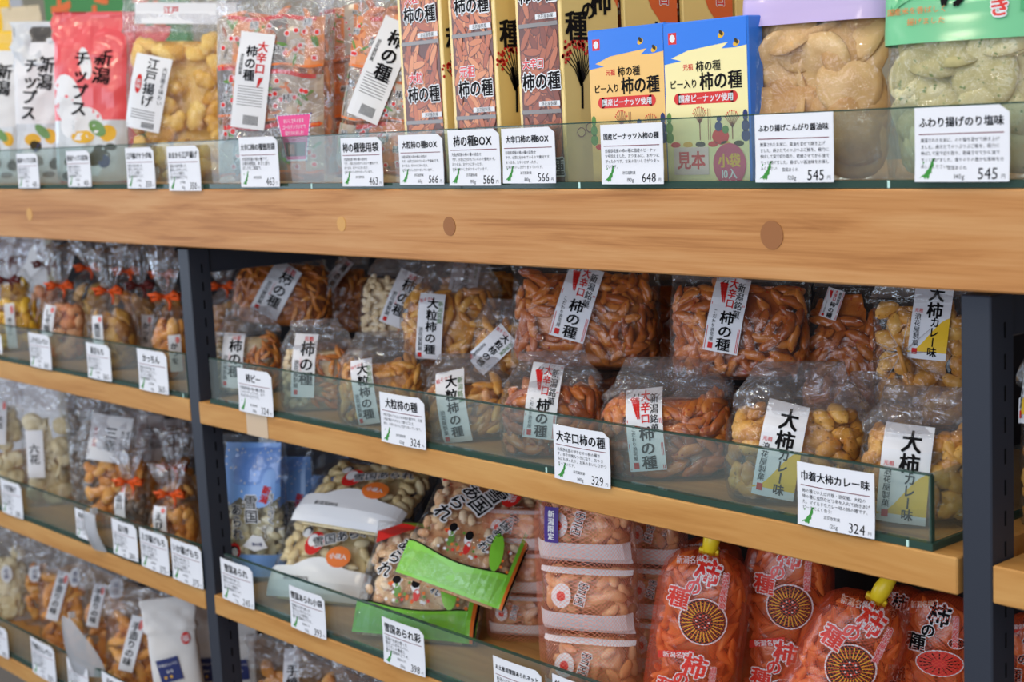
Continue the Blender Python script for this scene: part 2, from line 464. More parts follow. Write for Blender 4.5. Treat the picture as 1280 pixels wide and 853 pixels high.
def upright(x0, x1, label):
    r = empty('shelf_upright', (x0, 0, 0)); tag(r, label, 'shelf post', 'dark steel uprights of the shelving')
    w = x1-x0; top = ZTB-0.0045
    m = MB(); m.box(0, 0, 0, w, 0.033, top, 'steel', 0.0012); m.build('front_post', r)
    m = MB()
    for i in range(30):                  # punched slots in the side that faces along the bay
        z = top-0.022-i*0.0245
        m.box(w-0.0005, 0.0185, z-0.012, w+0.0003, 0.0205, z, 'slot')
    m.build('slot_row', r)
    m = MB(); m.box(0.002, 0.033, top-0.035, w-0.002, DEPTH-0.03, top-0.003, 'steel', 0.001); m.build('top_rail', r)
    m = MB(); m.box(0, DEPTH-0.03, 0, w, DEPTH, top, 'steel', 0.0012); m.build('rear_post', r)
    m = MB(); m.box(0.002, 0.033, 0.05, w-0.002, DEPTH-0.03, 0.09, 'steel', 0.001); m.build('bottom_rail', r)
upright(XA0, XA1, 'slim dark steel shelf post standing between the two bays')
upright(XB0, XB1, 'wide dark blue-grey steel shelf post at the near end of the bay')

def board(x0, x1, zt, zb, label):
    r = empty('shelf_board', (x0, 0, zt)); tag(r, label, 'shelf', 'pale wooden shelf boards')
    m = MB(); m.box(0, -0.001, zb-zt, x1-x0, DEPTH-0.035, 0, 'shelf_wood', 0.0012); m.build('board', r)
    m = MB()
    for xx in (0.0, x1-x0-0.004):        # steel hooks at both ends
        m = MB(); m.box(xx-0.0015, 0.035, zb-zt-0.014, xx+0.0055, DEPTH-0.06, zb-zt, 'steel'); m.build('shelf_bracket', r)
board(XA1-0.001, XB0-0.004, ZM, ZMB, 'middle wooden shelf board carrying the seed-shaped cracker bags')
board(XA1-0.001, XB0-0.004, ZL, ZLB, 'lower wooden shelf board carrying blue, green and orange snack packs')
board(XA1-0.001, XB0-0.004, ZU, ZUB, 'bottom wooden shelf board under the white paper bags, right of the slim post')
board(XMIN, XA0-0.001, ZM, ZMB, 'wooden shelf board under the bags tied with orange ribbon, left of the slim post')
board(XMIN, XA0-0.001, ZL, ZLB, 'second wooden board left of the slim post, under the paper-header bags')
board(XMIN, XA0-0.001, ZU, ZUB, 'lowest wooden board in view left of the slim post')
board(XB1+0.001, XMAX, ZM, ZMB, 'stub of wooden shelf board beyond the wide post, middle height')
board(XB1+0.001, XMAX, ZL, ZLB, 'wooden shelf board beyond the wide post, lower height')

r = empty('display_ledge', (0, -0.014, ZT)); tag(r, 'thick orange-brown wooden ledge with round plugs, carrying boxes and big bags', 'shelf')
m = MB(); m.box(XMIN, 0, ZTB-ZT, XMAX, 0.03, -0.0005, 'beam_wood', 0.0015); m.build('front_beam', r)
m = MB(); m.box(XMIN, 0.03, -0.028, XMAX, 0.52, 0, 'shelf_wood'); m.build('ledge_top', r)
for px, py, rr, mt in ((427, 280, 0.0085, 'dowel_light'), (562, 283, 0.0100, 'dowel_dark'), (965, 294, 0.0120, 'dowel_dark'), (37, 268, 0.0100, 'dowel_light')):
    p = at(px, py, -0.014)
    m = MB(); m.cyl((0, 0, 0), rr, 0.0012, 'y', mt); m.build('round_plug', r, (p.x, -0.0006, p.z-ZT))
for i, (x0, x1) in enumerate(((XMIN, -0.003), (0.0275, 1.1985), (1.2285, XMAX))):
    m = MB(); m.box(x0, DEPTH-0.034, 0.05, x1, DEPTH-0.024, ZTB-0.01, 'back_board'); o = m.build('back_panel')
    tag(o, ['dark back panel behind the far bags', 'dark back panel behind the middle bay', 'dark back panel beyond the wide post'][i], 'panel')

def guard(x0, x1, z, y0, h, label, marks=()):
    r = empty('glass_guard', (x0, y0, z)); tag(r, label, 'glass guard', 'low glass guards along the shelf edges')
    L = x1-x0
    m = MB(); m.box(0, 0, 0.0066, L, 0.005, h, 'glass_pane'); m.build('front_pane', r)
    m = MB(); m.box(0, 0.0002, h, L, 0.0048, h+0.0012, 'glass_edge'); m.box(L, 0.0002, 0.0066, L+0.0012, 0.0048, h, 'glass_edge'); m.build('ground_edge', r)
    m = MB(); m.box(L-0.005, 0.0056, 0.0066, L, 0.27, h, 'glass_pane'); m.build('end_pane', r)
    m = MB(); m.box(0, -0.003, 0, L+0.004, 0.004, 0.0062, 'glass_edge'); m.box(L+0.0002, 0.0045, 0, L+0.004, 0.27, 0.0062, 'glass_edge'); m.build('base_plate', r)
    for x in marks:  # pale slivers imitate reflections glinting at the glass joints
        m = MB(); m.box(x-x0-0.0012, -0.0034, 0.0002, x-x0+0.0012, -0.0031, 0.0058, 'glass_glint'); m.build('joint_glint', r)
GH = 0.0605
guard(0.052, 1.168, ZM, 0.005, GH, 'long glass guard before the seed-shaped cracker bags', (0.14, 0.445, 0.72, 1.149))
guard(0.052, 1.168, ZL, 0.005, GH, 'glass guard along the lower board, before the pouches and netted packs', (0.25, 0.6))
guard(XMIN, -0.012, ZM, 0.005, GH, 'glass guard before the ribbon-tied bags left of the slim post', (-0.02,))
guard(XMIN, -0.012, ZL, 0.005, GH, 'glass guard before the paper-header bags, second level left of the post')
guard(XMIN, -0.012, ZU, 0.005, GH, 'glass guard along the lowest left board')
guard(1.262, XMAX, ZM, 0.005, GH, 'end of a glass guard beyond the wide post')
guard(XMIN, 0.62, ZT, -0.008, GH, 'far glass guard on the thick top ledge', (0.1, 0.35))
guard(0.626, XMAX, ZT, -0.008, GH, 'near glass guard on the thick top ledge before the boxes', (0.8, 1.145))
# ---------------------------------------------------------------- price cards
MAPPTS = [(0, .02), (.05, .045), (.085, .0), (.10, .035), (.125, .0), (.15, .03), (.15, .08), (.185, .11), (.185, .17), (.215, .23), (.21, .31), (.245, .345), (.195, .35), (.165, .27), (.15, .20), (.10, .14), (.075, .09), (.03, .06)]
def price_card(px0, px1, py0, py1, y, title, body, price, weight, maker, label, ts=0.13, cut=True, zoff=0.0):
    A = at(px0, py0, y); B = at(px1, (py0+py1)/2, y); Cc = at((px0+px1)/2, py1, y)
    at0 = at((px0+px1)/2, py0+0, y)
    w = B.x-A.x; mid = at((px0+px1)/2, (py0+py1)/2, y)
    h = w*0.70
    W, H = w, h
    r = empty('price_card', (A.x, y, mid.z-h/2+zoff), (0, 0, 0)); tag(r, label, 'price card', 'white price cards on the glass guards')
    a = Art()
    # paper with a bent upper right corner and slightly curled foot
    n = 14
    def paper(x, t):
        return (x, t)
    pts = [(0, 0), (W, 0), (W, H*0.88), (W*0.985, H*0.96), (W*0.95, H), (0, H)] if cut else [(0, 0), (W, 0), (W, H), (0, H)]
    m = MB()
    def curl(s, t, l):
        u = s/W
        return (s, -0.0042*(1-u)*u*1.6-0.0035*max(0, 0.25-t/H)-l*0.0002, t)
    g = 10
    for i in range(g):
        x0, x1 = W*i/g, W*(i+1)/g
        def topz(x): return H if (x <= W*0.95 or not cut) else H-(x-W*0.95)/(0.05*W)*H*0.10
        for (z0a, z0b, z1a, z1b) in ((0, 0, H*.3, H*.3), (H*.3, H*.3, topz(x0), topz(x1))):
            q = [(x0, z0a), (x1, z0b), (x1, z1b), (x0, z1a)]
            m.add([curl(p[0], p[1], 0) for p in q], [(0, 1, 2, 3)], 'paper')
            m.add([(lambda c: (c[0], c[1]+0.0005, c[2]))(curl(p[0], p[1], 0)) for p in q], [(3, 2, 1, 0)], 'paper')
    tl = len(title); tsz = min(W*0.90/max(tl, 4), H*0.21)
    a.text(title, W*0.5, H*0.80, tsz, 'ink', 1, 0.04 if W > .06 else .02, sx=1.0)
    a.grid(W*0.05, H*0.635, W*0.95, H*0.648, 'rule_red', 1, W/8)
    lines = body.split('|'); bs = min(W*0.88/max(len(x) for x in lines), H*0.088)
    for i, s in enumerate(lines):
        a.text(s, W*0.07, H*(0.56-0.088*i), bs, 'ink_grey' if W < 0.03 else 'ink', 1, 0.0, align='l', res=1)
    a.poly([(W*0.06+x*H*1.05, H*0.035+t*H*0.80) for x, t in MAPPTS], 'map_green', 1)
    a.ell(W*0.10, H*0.26, H*0.012, H*0.022, 'map_green', 1, 8, 1, -0.4)
    a.text(maker, W*0.47, H*0.19, H*0.062, 'ink', 1, 0.0, res=1)
    if weight: a.text(weight, W*0.5, H*0.075, H*0.09, 'ink', 1, 0.0)
    a.text(price, W*0.90, H*0.115, H*0.22, 'ink', 1, 0.008, align='r', sx=0.9)
    a.text('円', W*0.945, H*0.07, H*0.065, 'ink', 1, 0.0)
    a.lay(curl, m)
    m.build('printed_paper', r)
    return r
YC, YCT = -0.0030, -0.0165
B1 = '大袋浪花屋の柿の種です。|お得な徳用袋。辛さと香り|ばしさをご家庭で。'
BB = '元祖浪花屋の柿の種の詰合せ|です。小袋に分かれているので便利です。|おつまみ、おやつにぴったり。|お米のおいしさがつまっています。'
BS = '新潟のお米を使った|香ばしいおせんべい。|さくさくの食感と|豊かな風味をどうぞ。'
price_card(20, 48, 193, 234, YCT, '新潟チップス玉味', BS, '401', '68g', '新潟製菓', 'price card below the yellow and white chip bag, farthest on the top ledge')
price_card(82, 113, 187, 235, YCT, '新潟チップス紅味', BS, '401', '68g', '新潟製菓', 'price card below the pink-red chip bag')
price_card(156, 193, 185, 235, YCT, '江戸揚げサラダ味', BS, '350', '90g', '江戸製菓', 'price card marked 350 left of its twin, below the golden puff bag')
price_card(208, 250, 184, 237, YCT, 'あまから江戸揚げ', BS, '350', '90g', '江戸製菓', 'price card marked 350 between the golden puff bag and the big printed cracker bag')
price_card(298, 348, 174, 231, YCT, '大辛口柿の種徳用袋', B1, '463', '', '浪花屋製菓', 'price card marked 463 beside the pink pointed tag')
price_card(425, 478, 171, 234, YCT, '柿の種徳用袋', BB, '463', '', '浪花屋製菓', 'price card marked 463 left of the narrow boxes')
price_card(497, 554, 167, 232, YCT, '大粒柿の種BOX', BB, '566', '165g', '浪花屋製菓', 'price card marked 566 under the first narrow box, left of two like it')
price_card(559, 625, 162, 232, YCT, '柿の種BOX', BB, '566', '190g', '浪花屋製菓', 'price card marked 566 under the second narrow box, in the middle of three')
price_card(626, 694, 158, 231, YCT, '大辛口柿の種BOX', BB, '566', '180g', '浪花屋製菓', 'price card marked 566 under the third narrow box, nearest of three')
price_card(750, 829, 154, 231, YCT, '国産ピーナッツ入柿の種', '元祖浪花屋の柿の種に国産のピーナッ|ツを加えました。おつまみに、おやつに|ぴったりです。お米のおいしさがつまっ|ています。', '648', '190g', '浪花屋製菓', 'price card marked 648 before the small orange and blue box', cut=False)
price_card(943, 1042, 143, 227, YCT, 'ふわり揚げこんがり醤油味', '厳選されたお米に、醤油を混ぜて焼き上げ|ました。焼きたてのつぶつぶご飯を、極力に|伸ばして窯で切り取り、乾燥させてから油で|サッと揚げました。香ばしい醤油味をお楽し|みください!', '545', '120g', '雪国あられ', 'price card marked 545 and 120g below the lilac-topped cracker bag', cut=False)
price_card(1143, 1262, 133, 227, YCT, 'ふわり揚げのり塩味', '厳選されたお米に、のり塩を混ぜて焼き上げ|ました。焼きたてのつぶつぶご飯を、極力に|伸ばして窯で切り取り、乾燥させてから油で|サッと揚げました。香りのりの豊かな風味をお|楽しみください!', '545', '140g', '雪国あられ', 'price card marked 545 and 140g below the green-topped cracker bag')
price_card(-14, 2, 408, 450, YC, 'あられ', BS, '360', '', '新潟製菓', 'sliver of a price card at the far edge, below the yellow chip bag')
price_card(35, 63, 416, 461, YC, 'しそせんべい', BS, '360', '85g', '新潟製菓', 'price card below the pink shrimp cracker bag, tied row')
price_card(107, 138, 427, 477, YC, '黒豆もち', BS, '360', '85g', '新潟製菓', 'price card below the flower-shaped cracker bag, tied row')
price_card(171, 209, 438, 490, YC, 'かっちん', BS, '360', '85g', '新潟製菓', 'price card nearest the slim post in the tied row')
price_card(0, 27, 601, 645, YC, '大吉揚げ', BS, '280', '80g', '新潟製菓', 'price card below the pale bag, farthest on the second left board')
price_card(93, 118, 632, 680, YC, '新潟揚げ', BS, '280', '', '新潟製菓', 'price card half hidden by a clear plastic tag')
price_card(139, 171, 648, 701, YC, '品川巻', BS, '280', '80g', '新潟製菓', 'price card below the dark tied bag, second left board')
price_card(174, 210, 661, 717, YC, 'えび揚げもち', BS, '375', '80g', '新潟製菓', 'price card in the middle of the three below the ribbon-tied puff bag')
price_card(213, 252, 675, 733, YC, 'いか揚げもち', BS, '375', '80g', '新潟製菓', 'price card hard against the slim post, second left board')
price_card(-14, 9, 777, 822, YC, 'せんべい', BS, '300', '', '新潟製菓', 'sliver of a price card at the far edge of the lowest board')
price_card(38, 68, 800, 850, YC, '手焼せんべい', BS, '300', '80g', '新潟製菓', 'price card on the lowest left board, before the tan bag with a strip label')
price_card(83, 110, 822, 872, YC, '手焼醤油', BS, '300', '80g', '新潟製菓', 'price card on the lowest left board, below the clear leaf-shaped tag')
price_card(127, 160, 843, 896, YC, '手焼みそ', BS, '300', '80g', '新潟製菓', 'price card cut off by the picture foot, lowest left board')
price_card(296, 340, 462, 518, YC, '柿ピー', '大粒浪花屋の柿の種と香ば|しいピーナッツ入り。おつ|まみにぴったりです。', '324', '130g', '浪花屋製菓', 'price card marked 324 before the small peanut and cracker bags')
price_card(474, 531, 491, 560, YC, '大粒柿の種', '大粒で食べごたえのある柿の種です。元祖|の柿の種より大きくて食べごたえ|あり。お米のおいしさがつまっています。', '324', '125g', '浪花屋製菓', 'price card marked 324 before the caramel-coloured large seed crackers')
price_card(691, 762, 530, 610, YC, '大辛口柿の種', '元祖浪花屋のぴりからの柿の種で|す。辛さが病みつきになり、おつま|みにもぴったり。お米のおいしさがつ|まっています。', '329', '140g', '浪花屋製菓', 'price card marked 329 before the red-brown hot cracker bags')
price_card(996, 1093, 575, 674, YC, '巾着大柿カレー味', '柿の種といえば元祖・浪花屋。大粒の|柿の種に自然なピリ辛を入れて焼きあげ|た、マイルドなカレー味の柿の種です。|ビールによく合う!', '324', '125g', '浪花屋製菓', 'price card marked 324 between the two golden curry cracker bags', cut=False)
price_card(275, 316, 698, 760, YC, '雪国あられ', BS, '245', '70g', '雪国あられ', 'price card marked 245 before the blue starry bag')
price_card(361, 406, 733, 797, YC, '雪国あられ小袋', BS, '393', '120g', '雪国あられ', 'price card marked 393 before the white-footed pouches')
price_card(477, 530, 771, 845, YC, '雪国あられ彩', BS, '398', '120g', '雪国あられ', 'price card marked 398 before the lime green pouches')
price_card(616, 677, 820, 900, YC, 'お土産用雪国あられネット', BS, '540', '', '雪国あられ', 'price card with a long title before the netted packs, cut by the picture foot')
price_card(690, 752, 842, 922, YC, '柿の種ネット', BS, '540', '', '浪花屋製菓', 'corner of a price card at the picture foot, right of the netted packs card')

# ---------------------------------------------------------------- snack pieces (shared meshes)
PIECE = {}
def lump_mesh(key, L, W, T, bend=0.0, bumpy=0.12, taper=0.35, n=8, rings=9, mat='kaki', seed=0, flatten=1.0):
    rnd = random.Random(seed); m = MB(); vs = []; off = rnd.random()*50
    for i in range(rings+1):
        u = -1+2*i/rings
        rad = max(0.0, 1-abs(u)**2.4)**0.5*(1-taper*abs(u)**1.5)
        cx = u*L/2; cz = bend*L*(u*u-0.35)
        for k in range(n):
            a = 2*PI*k/n
            q = 1+bumpy*2*noise.noise(Vector((u*2+off, math.cos(a)*1.3, math.sin(a)*1.3+off)))
            vs.append((cx, rad*W/2*math.cos(a)*q+0.0*cz, rad*T/2*math.sin(a)*q*flatten))
            vs[-1] = (vs[-1][0], vs[-1][1]+cz, vs[-1][2])
    fs = []
    for i in range(rings): fs += [(i*n+k, i*n+(k+1) % n, (i+1)*n+(k+1) % n, (i+1)*n+k) for k in range(n)]
    m.add(vs, fs, mat, True)
    me = m.mesh(key); PIECE.setdefault(key.rsplit('-', 1)[0], []).append(me)
def disc_mesh(key, R, T, mat, seed, wave=0.12, n=20, rings=5):
    rnd = random.Random(seed); o = rnd.random()*40; m = MB(); vs = []; fs = []
    for side in (1, -1):
        b = len(vs); vs.append((0, 0, side*T/2+R*wave*0.6))
        for r in range(1, rings+1):
            rr = R*r/rings
            for k in range(n):
                a = 2*PI*k/n; e = 1+0.07*noise.noise(Vector((math.cos(a)*1.4+o, math.sin(a)*1.4, 0)))
                z = R*wave*(1.6*noise.noise(Vector((rr/R*math.cos(a)*1.1+o, rr/R*math.sin(a)*1.1, 3)))+0.9*(0.6-(rr/R)**2))
                th = T/2*(1-(r/rings)**5*0.75)
                vs.append((rr*e*math.cos(a), rr*e*math.sin(a), z+side*th))
        f = [(b, b+1+k, b+1+(k+1) % n) for k in range(n)]
        for r in range(rings-1):
            c = b+1+r*n; f += [(c+k, c+n+k, c+n+(k+1) % n, c+(k+1) % n) for k in range(n)]
        fs += f if side > 0 else [t[::-1] for t in f]
    h = 1+rings*n; e1 = 1+(rings-1)*n
    fs += [(e1+k, h+e1+k, h+e1+(k+1) % n, e1+(k+1) % n) for k in range(n)]
    m.add(vs, fs, mat, True)
    me = m.mesh(key); PIECE.setdefault(key.rsplit('-', 1)[0], []).append(me)
for s in range(4):
    k = '-%d' % s
    lump_mesh('kaki'+k, 0.023, 0.0075, 0.0065, 0.10, 0.10, 0.4, 8, 9, 'kaki', s)
    lump_mesh('kaki_big'+k, 0.034, 0.0118, 0.0098, 0.07, 0.12, 0.18, 8, 9, 'kaki_big', s+10)
    lump_mesh('kaki_hot'+k, 0.030, 0.0112, 0.0100, 0.06, 0.2, 0.12, 8, 9, 'kaki_hot', s+20)
    lump_mesh('curry'+k, 0.026, 0.0155, 0.013, 0.05, 0.25, 0.15, 8, 9, 'curry', s+30)
    lump_mesh('peanut'+k, 0.013, 0.0085, 0.008, 0.0, 0.08, 0.1, 8, 7, 'peanut', s+40)
    disc_mesh('senbei_tan'+k, 0.029, 0.005, 'senbei_tan', s+50, 0.18)
    disc_mesh('senbei_green'+k, 0.029, 0.0065, 'senbei_green', s+60, 0.16)
    lump_mesh('edoage'+k, 0.042, 0.026, 0.019, 0.05, 0.3, 0.1, 10, 9, 'edoage', s+70)
    lump_mesh('arare_cream'+k, 0.024, 0.013, 0.012, 0.05, 0.12, 0.1, 8, 7, 'arare_cream', s+80)
    lump_mesh('arare_mix'+k, 0.019, 0.011, 0.010, 0.05, 0.15, 0.1, 8, 7, 'arare_mix', s+90)
    lump_mesh('arare_peach'+k, 0.025, 0.012, 0.011, 0.06, 0.14, 0.1, 8, 8, 'arare_peach', s+100)
    lump_mesh('shrimp'+k, 0.026, 0.018, 0.009, 0.05, 0.35, 0.1, 8, 7, 'shrimp', s+110)
    lump_mesh('yellow_chip'+k, 0.034, 0.016, 0.009, 0.06, 0.2, 0.2, 8, 7, 'yellow_chip', s+120)
    disc_mesh('flower_senbei'+k, 0.019, 0.007, 'flower_senbei', s+130, 0.2)
    lump_mesh('ebi_puff'+k, 0.030, 0.018, 0.014, 0.08, 0.2, 0.15, 8, 8, 'ebi_puff', s+140)
    lump_mesh('dark_snack'+k, 0.026, 0.014, 0.012, 0.04, 0.2, 0.15, 8, 7, 'dark_snack', s+150)
    disc_mesh('pale_chip'+k, 0.016, 0.006, 'pale_chip', s+160, 0.16)
    lump_mesh('orange_snack'+k, 0.034, 0.0095, 0.0085, 0.10, 0.15, 0.3, 8, 9, 'orange_snack', s+170)
    lump_mesh('brown_stick'+k, 0.040, 0.015, 0.011, 0.03, 0.2, 0.1, 8, 8, 'ebi_puff', s+180)
PINFO = {'kaki': (0.023, 0.0075, 'rice_cracker'), 'kaki_big': (0.033, 0.0115, 'rice_cracker'), 'kaki_hot': (0.029, 0.0105, 'rice_cracker'), 'curry': (0.026, 0.0145, 'rice_cracker'),
         'peanut': (0.013, 0.0085, 'peanut'), 'senbei_tan': (0.062, 0.046, 'rice_cracker'), 'senbei_green': (0.062, 0.048, 'rice_cracker'), 'edoage': (0.042, 0.026, 'rice_puff'),
         'arare_cream': (0.024, 0.013, 'rice_puff'), 'arare_mix': (0.019, 0.011, 'rice_puff'), 'arare_peach': (0.025, 0.012, 'rice_puff'), 'shrimp': (0.026, 0.018, 'shrimp_cracker'),
         'yellow_chip': (0.034, 0.016, 'chip'), 'flower_senbei': (0.034, 0.026, 'rice_cracker'), 'ebi_puff': (0.030, 0.018, 'rice_puff'), 'dark_snack': (0.026, 0.014, 'rice_cracker'),
         'pale_chip': (0.028, 0.024, 'rice_cracker'), 'orange_snack': (0.034, 0.0095, 'rice_cracker'), 'brown_stick': (0.040, 0.015, 'rice_cracker')}

# ---------------------------------------------------------------- bags
PROFILES = {   # v: (half width, half depth, backward shift of the middle in bag depths)
    'lump': [(0, .93, .93, 0), (.04, .99, 1, 0), (.15, 1.02, 1.04, 0), (.40, 1, .98, 0), (.58, .97, .86, .02), (.70, .88, .66, .10), (.82, .74, .42, .22), (.92, .62, .22, .34), (1, .56, .06, .45)],
    'tied': [(0, .84, .84, 0), (.06, .95, .95, 0), (.25, 1, 1, 0), (.42, .95, .95, 0), (.55, .66, .66, 0), (.62, .30, .34, 0), (.655, .13, .15, 0), (.68, .12, .14, 0), (.73, .24, .26, 0), (.84, .44, .34, .05), (1, .62, .30, .1)],
    'flat': [(0, 1, .12, 0), (.03, 1, .40, 0), (.12, .985, .82, 0), (.3, .97, 1, 0), (.6, .97, .96, 0), (.8, .98, .62, 0), (.92, 1, .16, 0), (.95, 1, .05, 0), (1, 1, .04, 0)],
    'stand': [(0, .96, .78, 0), (.04, 1, .95, 0), (.2, 1, 1, 0), (.55, .99, .90, 0), (.75, .985, .58, .03), (.88, .99, .22, .08), (.93, 1, .06, .1), (1, 1, .04, .12)],
    'sack': [(0, .78, .75, 0), (.05, .92, .92, 0), (.2, 1, 1, 0), (.5, .99, .98, 0), (.8, .97, .94, 0), (.91, .88, .8, 0), (.97, .62, .5, 0), (1, .30, .22, 0)],
    'pillow': [(0, 1, .05, 0), (.04, 1, .35, 0), (.15, .98, .75, 0), (.4, .965, 1, 0), (.6, .965, 1, 0), (.85, .98, .75, 0), (.96, 1, .35, 0), (1, 1, .05, 0)],
    'column': [(0, .90, .90, 0), (.04, 1, 1, 0), (.5, 1, 1, 0), (.85, 1, .98, 0), (.95, .96, .85, 0), (1, .85, .6, 0)],
}
VIEW_LIFT = 0.25
class Bag:
    def __init__(s, name, label, cat, px0, px1, pytop, y, zb, kind='lump', ratio=0.6, expo=2.6, seed=1, rot=(0, 0, 0), group=None, h=None, w=None, crumple=1.0, xc=None, pyc=None, face=None, parent=None):
        pyc = pyc if pyc is not None else pytop+60
        P = at((px0+px1)/2, pyc, y)
        x = P.x if xc is None else xc
        phi = math.atan(tanphi((x, y))) if True else 0
        if face is not None: rot = (rot[0], rot[1], rot[2]+face*phi)
        psi = phi-rot[2]
        ww = w if w else (px1-px0)/pxm((x, y, P.z))/math.sqrt(math.cos(psi)**2+(ratio*math.sin(psi))**2)
        hh = h if h else at((px0+px1)/2, pytop, y).z-zb
        s.w, s.h, s.d, s.kind, s.seed, s.expo, s.crumple = ww, hh, ww*ratio, kind, seed, expo, crumple
        s.root = empty(name, (x, y, zb), rot); tag(s.root, label, cat, group)
        s.prof = PROFILES[kind]; s.vc = .9
        Rm = Euler(rot).to_matrix(); low = min((Rm @ s.pt(t*PI/8, v/20)).z for t in range(16) for v in range(21))
        zb = zb-low+0.0008; s.root.location.z = zb
        s.M = Matrix.Translation((x, y, zb)) @ Euler(rot).to_matrix().to_4x4()
        if parent:
            s.root.parent = parent[0]; s.root.matrix_local = parent[1].inverted() @ s.M
        s.pm = pxm((x, y, P.z))
        s.Mi = s.M.inverted()
        s.cam = s.Mi @ CAM
        s.prof = PROFILES[kind]; s.rnd = random.Random(seed)
        s.smooth = None
        s.vc = {'lump': .68, 'tied': .47, 'flat': .80, 'stand': .72, 'sack': .94, 'pillow': .97, 'column': .96}[kind]
    def ab(s, v):
        p = s.prof
        for (v0, a0, b0, c0), (v1, a1, b1, c1) in zip(p, p[1:]):
            if v <= v1 or v1 == p[-1][0]:
                t = min(1, max(0, (v-v0)/(v1-v0)))
                if s.kind != 'tied': pass
                t = t*t*(3-2*t)*0.5+t*0.5
                return (a0+(a1-a0)*t)*s.w/2, (b0+(b1-b0)*t)*s.d/2, (c0+(c1-c0)*t)*s.d
    def pt(s, th, v, inset=0.0, crump=0.0):
        a, b, c = s.ab(v); a = max(0.0006, a-inset); b = max(0.0006, b-inset)
        ct, st = math.cos(th), math.sin(th); e = 2/s.expo
        x = a*math.copysign(abs(ct)**e, ct); y = b*math.copysign(abs(st)**e, st)
        if s.kind == 'tied' and v > .56:
            k = min(1, (v-.56)/.1)*(0.16 if v < .7 else 0.16+0.9*(v-.7))
            q = 1+k*math.sin(th*7+s.seed+3*math.sin(th*2+s.seed))+0.25*k*math.sin(th*13+s.seed*2)
            x *= q; y *= q
        z = v*s.h
        if s.kind == 'tied' and v > .9: z += s.h*0.05*math.sin(th*3+s.seed)
        if crump:
            o = s.seed*7.3; e1 = 1.0 if v > s.vc else 0.34
            P = Vector((x*26+o, y*26, z*26)); P2 = Vector((x*70+o, y*70, z*70+9))
            n1 = 1-2*abs(noise.noise(P)); n2 = noise.noise(P2)
            k = crump*e1*((0.0042 if v <= s.vc else 0.0068)*n1+(0.0016 if v <= s.vc else 0.003)*n2)-0.0012*crump
            k = min(k, 0.0012) if v <= s.vc else k
            if v < .03: k *= .2
            l = math.hypot(x/max(a, 1e-4), y/max(b, 1e-4)) or 1
            x += k*x/max(a, 1e-4)/l; y += k*y/max(b, 1e-4)/l*(1 if b > 0.004 else 0.35)
            if v > s.vc: y += crump*0.005*noise.noise(Vector((x*18+o, z*18, 4)))
        return Vector((x, y+c, z))
    def shell(s, n, rows, inset, crump, v1=1.0, v0=0.0):
        vs = []; fs = []; uv = []
        for j in range(rows+1):
            v = v0+(v1-v0)*j/rows
            for i in range(n):
                p = s.pt(2*PI*i/n, v, inset, crump); vs.append(p)
                uv.append((0.5*(s.w+s.d)*2*(abs(i/n*2-1)), v*s.h))
        for j in range(rows): fs += [(j*n+i, j*n+(i+1) % n, (j+1)*n+(i+1) % n, (j+1)*n+i) for i in range(n)]
        b = len(vs); vs.append(s.pt(0, v0, inset)*0.5+s.pt(PI, v0, inset)*0.5); uv.append((0, 0)); fs += [(b, (i+1) % n, i) for i in range(n)]
        t = len(vs); k = rows*n; vs.append((vs[k]+vs[k+n//2])*0.5); uv.append((0, v1*s.h)); fs += [(t, k+i, k+(i+1) % n) for i in range(n)]
        return vs, fs, uv
    def film(s, mat='film_clear', name='plastic_film', n=56, rows=44):
        vs, fs, uv = s.shell(n, rows, 0, s.crumple)
        m = MB()
        if mat == 'film_clear' and s.kind in ('lump', 'stand'):
            k = int(rows*min(.97, s.vc+.04))*n
            m.add(vs, fs[:k]+fs[rows*n:rows*n+n], mat, True); i = m.mi('film_hazy')
            rest = fs[k:rows*n]+fs[rows*n+n:]
            m.f += rest; m.m += [i]*len(rest); m.s += [True]*len(rest)
        elif s.kind == 'tied':
            k = int(rows*.62)*n
            m.add(vs, fs[:k]+fs[rows*n:rows*n+n], mat, True); i = m.mi('film_gloss')
            rest = fs[k:rows*n]+fs[rows*n+n:]
            m.f += rest; m.m += [i]*len(rest); m.s += [True]*len(rest)
        else: m.add(vs, fs, mat, True)
        m.uv = uv
        return m.build(name, s.root)
    def keep_in(s, M, me, W):
        """slide a piece inwards until it lies inside the film"""
        vs = me.vertices; step = max(1, len(vs)//26); q = [vs[i].co for i in range(0, len(vs), step)]
        e = s.expo
        for it in range(10):
            worst = 0; wp = None
            for v in q:
                p = M @ v; t = p.z/s.h
                if t < 0.004: worst = 9; wp = p; M = Matrix.Translation((0, 0, .006)) @ M; continue
                a, bb, cc = s.ab(min(1, t)); a = max(a-.0014, .0004); bb = max(bb-.0014, .0004)
                f = (abs(p.x)/a)**e+(abs(p.y-cc)/bb)**e
                if f > worst: worst = f; wp = p
            if worst <= 1.0: return M
            if worst < 9:
                c = M.translation; k = .10
                M = Matrix.Translation((-c.x*k, -c.y*(k+.12), 0)) @ M
                if it > 5: M = M @ Matrix.Diagonal((.93, .93, .93, 1))
        return None
    def bvh(s):
        if s.smooth is None:
            vs, fs, _ = s.shell(40, 40, -0.0016, 0)
            s.smooth = BVHTree.FromPolygons([tuple(v) for v in vs], fs)
        return s.smooth
    def hit(s, px, py):
        d = (s.Mi.to_3x3() @ ray(px, py)).normalized()
        r = s.bvh().ray_cast(s.cam, d)
        if r[0] is None:
            t = (-s.d/2-s.cam.y)/d.y; q = s.cam+d*t
            r = s.bvh().find_nearest(q)
        return r[0]
